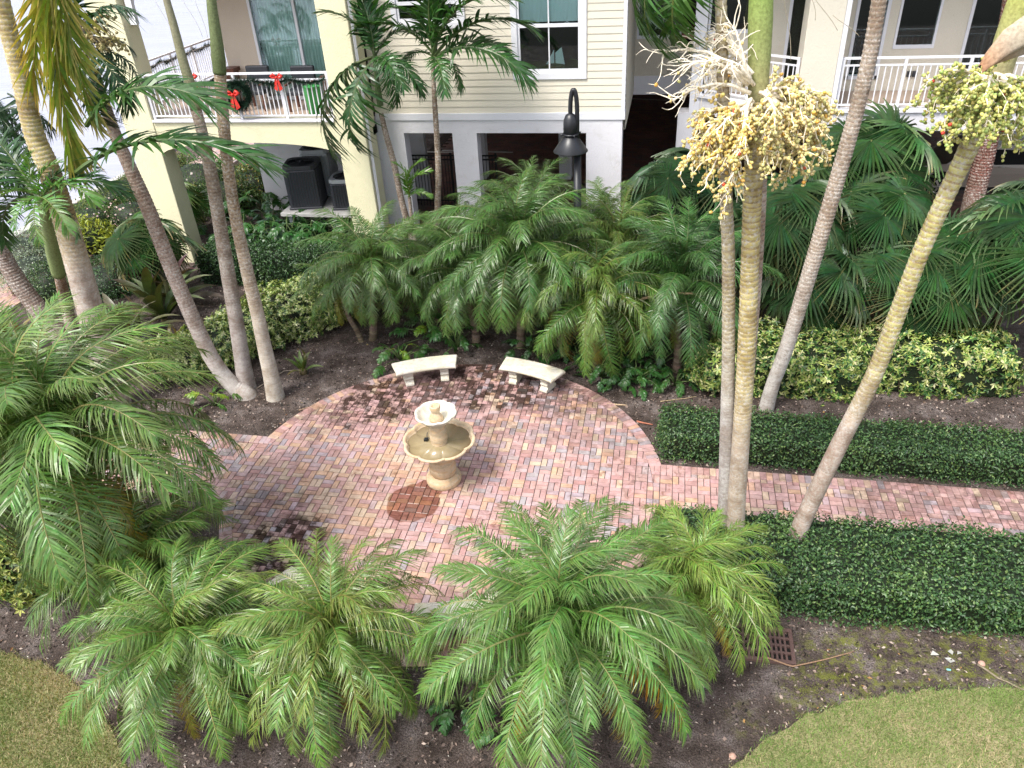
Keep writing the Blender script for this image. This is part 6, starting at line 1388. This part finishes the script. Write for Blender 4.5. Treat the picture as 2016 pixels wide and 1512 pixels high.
for px, Y, st, lab in ((548, 18.6, 1.0, 'tall philodendron under the arch below the largest air conditioner'), (590, 18.5, 1.0, 'tall philodendron hiding the platform legs'), (632, 18.5, .95, 'tall philodendron left of the right yellow pier'), (668, 18.4, .95, 'tall philodendron touching the right yellow pier'), (505, 18.7, .9, 'tall philodendron in front of the white wall'), (465, 18.7, .9, 'tall philodendron behind the pale palm trunk')):
    philo(lab, (AY(px, 430, Y).x, Y, 0), 22, .6, (.62, .80, .68), st, e0=85, e1=12)
philo('philodendron plant against the white wall by the air conditioner', G(545, 360), 9, .5, (.6, .78, .7), 1.3, e0=86, e1=40)

for px, py, n, L, st, t, lab in ((1075, 655, 18, .34, .5, (.5, .7, .58), 'dark leafy clump behind the left dark clump by the bench'), (1120, 690, 18, .32, .45, (.55, .78, .6), 'dark leafy clump between the bright date palm and the right bench'), (1215, 700, 20, .32, .42, (.6, .82, .6), 'leafy clump in the shade behind the right bench'),
        (1300, 720, 20, .32, .4, (.6, .8, .62), 'leafy clump below the blue green date palm'), (1330, 760, 16, .28, .3, (.7, .9, .65), 'leafy clump nearest the left hedge end'), (1380, 700, 16, .3, .45, (.5, .7, .6), 'dark leafy clump left of the variegated shrub'), (880, 640, 14, .34, .5, (.6, .8, .65), 'leafy clump behind the cut leaved philodendron'), (1230, 755, 16, .28, .3, (.7, .9, .65), 'low leafy clump at the edge of the bricks')):
    philo(lab, G(px, py), n, L, t, st)
# strap leaved purple plants
def strap_mesh(seed, col, tip):
    R = random.Random(seed); V = []; F = []; C = []; N = 9; ang = radians(28); p = Vector((0, 0, 0)); pts = []
    for k in range(N + 1): pts.append(p.copy()); t = k / N; a = ang - radians(75) * t ** 1.5; p = p + Vector((cos(a), 0, sin(a))) / N
    L = pts[-1].length; q = pts[-1].rotation_difference(Vector((1, 0, 0))); pts = [(q @ x) / L for x in pts]
    for k, x in enumerate(pts):
        t = k / N; w = .085 * sin(pi * min(1, t * .9 + .12)) ** .7 * (1 if t < .97 else .15); c = tuple(a + (b - a) * (t if seed % 2 else abs(2 * t - 1)) for a, b in zip(col, tip))
        for s, h in ((-1, .035), (0, 0), (1, .035)): V.append(x + Vector((0, s * w, h * (w / .085)))); C.append(c)
    for k in range(N): o = 3 * k; F += [(o, o + 1, o + 4, o + 3), (o + 1, o + 2, o + 5, o + 4)]
    m = MB(); m.v = [tuple(v) for v in V]; m.f = F; m.c = C; m.sm = [True] * len(F); return m.mesh('leaf', MT['gloss'])
STR = [strap_mesh(1, (.10, .12, .04), (.10, .05, .045)), strap_mesh(2, (.085, .10, .04), (.075, .035, .035)), strap_mesh(3, (.06, .085, .04), (.16, .15, .09))]
def strap_plant(label, c, n, L, tint, e0=85, e1=8):
    c = Vector(c); r = empty('bromeliad', (c.x, c.y, 0), label, 'plant', 'broad strap leaved purple plants')
    for i in range(n):
        u = (i + .5) / n; az = i * 2.4 + random.gauss(0, .2); el = radians(e0 + (e1 - e0) * u) + random.gauss(0, .08); b = Vector((c.x, c.y, .05)) + dirv(az, 0) * .04
        tp = b + dirv(az, el) * L * random.uniform(.8, 1.15); tp.z = max(tp.z, .06); place('leaf', STR[i % 3], r, b, tp, random.gauss(0, .2), jit(tint, .2))
    s = MB(); s.lathe([(.001, -.02), (.09, 0), (.07, .12), (.001, .16)], (c.x, c.y, 0), 10, col=(.18, .14, .07)); s.build('heart', MT['stem'], r)
strap_plant('purple tinged strap plant left of the curved trunk', G(262, 690), 17, 1.35, (1.0, 1.0, 1.0)); strap_plant('purple green strap plant behind the curved trunk', G(325, 632), 18, 1.5, (.75, 1.0, .8)); strap_plant('reddish brown strap plant at the left edge', G(38, 708), 15, 1.15, (1.7, 1.3, .7)); strap_plant('grey purple strap plant beside the fan palm at left', G(355, 600), 12, 1.35, (1.0, .95, 1.2))
strap_plant('dry strap plant under the large date palm at the left edge', G(15, 960), 9, .8, (1.5, 1.1, .9)); strap_plant('orange hearted strap plant beside the variegated shrub', G(345, 690), 12, .55, (1.4, 1.3, .6)); strap_plant('small strap plant in the soil by the pale trunk', G(598, 735), 13, .50, (1.0, 1.4, .7), e1=15)

# ---------------------------------------------------------------- fallen sticks and scraps
def stick(label, pts, r, col, name='stick'):
    o = MB(); P = []
    for i in range(len(pts) - 1):
        for k in range(4): P.append(pts[i].lerp(pts[i + 1], k / 4) + Vector((random.gauss(0, .004), random.gauss(0, .004), 0)))
    P.append(pts[-1]); o.tube(P, [r * (1 - .55 * i / len(P)) for i in range(len(P))], 6, col); return tag(o.build(name, MT['stem']), label, 'stick', 'fallen sticks on the beds')
stick('thin brown stick lying from the grate onto the moss', [G(1500, 1292, .06), G(1560, 1312, .06), G(1620, 1300, .02), G(1682, 1282, .02)], .013, (.30, .19, .12))
stick('bare grey branch at the right edge of the lawn', [G(1925, 1308, .02), G(1965, 1335, .02), G(2040, 1370, .03)], .016, (.24, .20, .14))
stick('dry twig on the soil below the left hedge end', [G(1195, 795, .02), G(1235, 798, .02)], .022, (.46, .34, .22))
stick('long thin root along the soil left of the circle', [G(588, 808, .02), G(615, 800, .02), G(650, 785, .02)], .015, (.28, .19, .13)); stick('curved root lying near the pale trunk', [G(505, 765, .02), G(560, 730, .03), G(600, 728, .02)], .016, (.30, .25, .2))
stick('pale twig on the soil behind the left hedge end', [G(1300, 790, .02), G(1345, 785, .02), G(1372, 780, .02)], .01, (.45, .36, .22)); stick('reddish leaf stalk lying by the hedge end', [G(1255, 830, .02), G(1285, 836, .02)], .02, (.42, .16, .10))
c = G(198, 1345, .03); r = empty('dead_sheath', (c.x, c.y, 0), 'curled brown dead palm sheath on the soil by the left lawn', 'dead leaf')
o = MB(); q = [G(190, 1362, .03), G(198, 1345, .05), G(196, 1328, .03)]; o.tube(q, [.035, .045, .02], 6, [(.36, .20, .12), (.42, .26, .16), (.33, .2, .12)]); o.build('sheath', MT['stem'], r)
o = MB(); 
for t in ((178, 1312), (186, 1318), (212, 1338)): o.tube([G(194, 1332, .04), G((194 + t[0]) / 2 + 2, (1332 + t[1]) / 2, .05), G(*t, .02)], [.007, .006, .003], 4, (.38, .26, .17))
o.build('stalk', MT['stem'], r)
for i, (px, py, s, lab) in enumerate(((1840, 1288, .06, 'torn white paper scrap left of the others on the moss'), (1872, 1284, .055, 'torn white paper scrap nearest the front hedge'), (1870, 1300, .065, 'largest torn white paper scrap above the blue bit'), (1888, 1285, .04, 'small torn white paper scrap right of the others'))):
    c = G(px, py, .015); o = MB(); a = i * 1.3; o.add([(c.x + s * cos(a), c.y + s * sin(a), .012), (c.x + s * .8 * cos(a + 1.9), c.y + s * .8 * sin(a + 1.9), .03), (c.x + s * cos(a + 3.6), c.y + s * .7 * sin(a + 3.6), .014), (c.x + s * .5 * cos(a + 5), c.y + s * .5 * sin(a + 5), .03)], [(0, 1, 2), (0, 2, 3)], (.36, .36, .33)); tag(o.build('paper_scrap', MT['tint']), lab, 'paper scrap', 'torn paper scraps')
c = G(1868, 1318, .02); o = MB(); o.box((c.x - .025, c.y - .012, .01), (c.x + .025, c.y + .012, .022), (.20, .48, .50)); tag(o.build('plastic_bit', MT['tint'], bevel=.004), 'tiny turquoise plastic bit on the soil below the paper', 'plastic bit')
for px, py, lab in ((1442, 1490, 'pink stone on the soil by the right lawn edge'), (1932, 1308, 'pinkish stone at the end of the grey branch')):
    c = G(px, py, 0); o = MB(); o.lathe([(.001, -.01), (.04, .0), (.045, .02), (.025, .045), (.001, .05)], c, 7, col=(.42, .26, .20), smooth=False); tag(o.build('stone', MT['tint']), lab, 'stone')
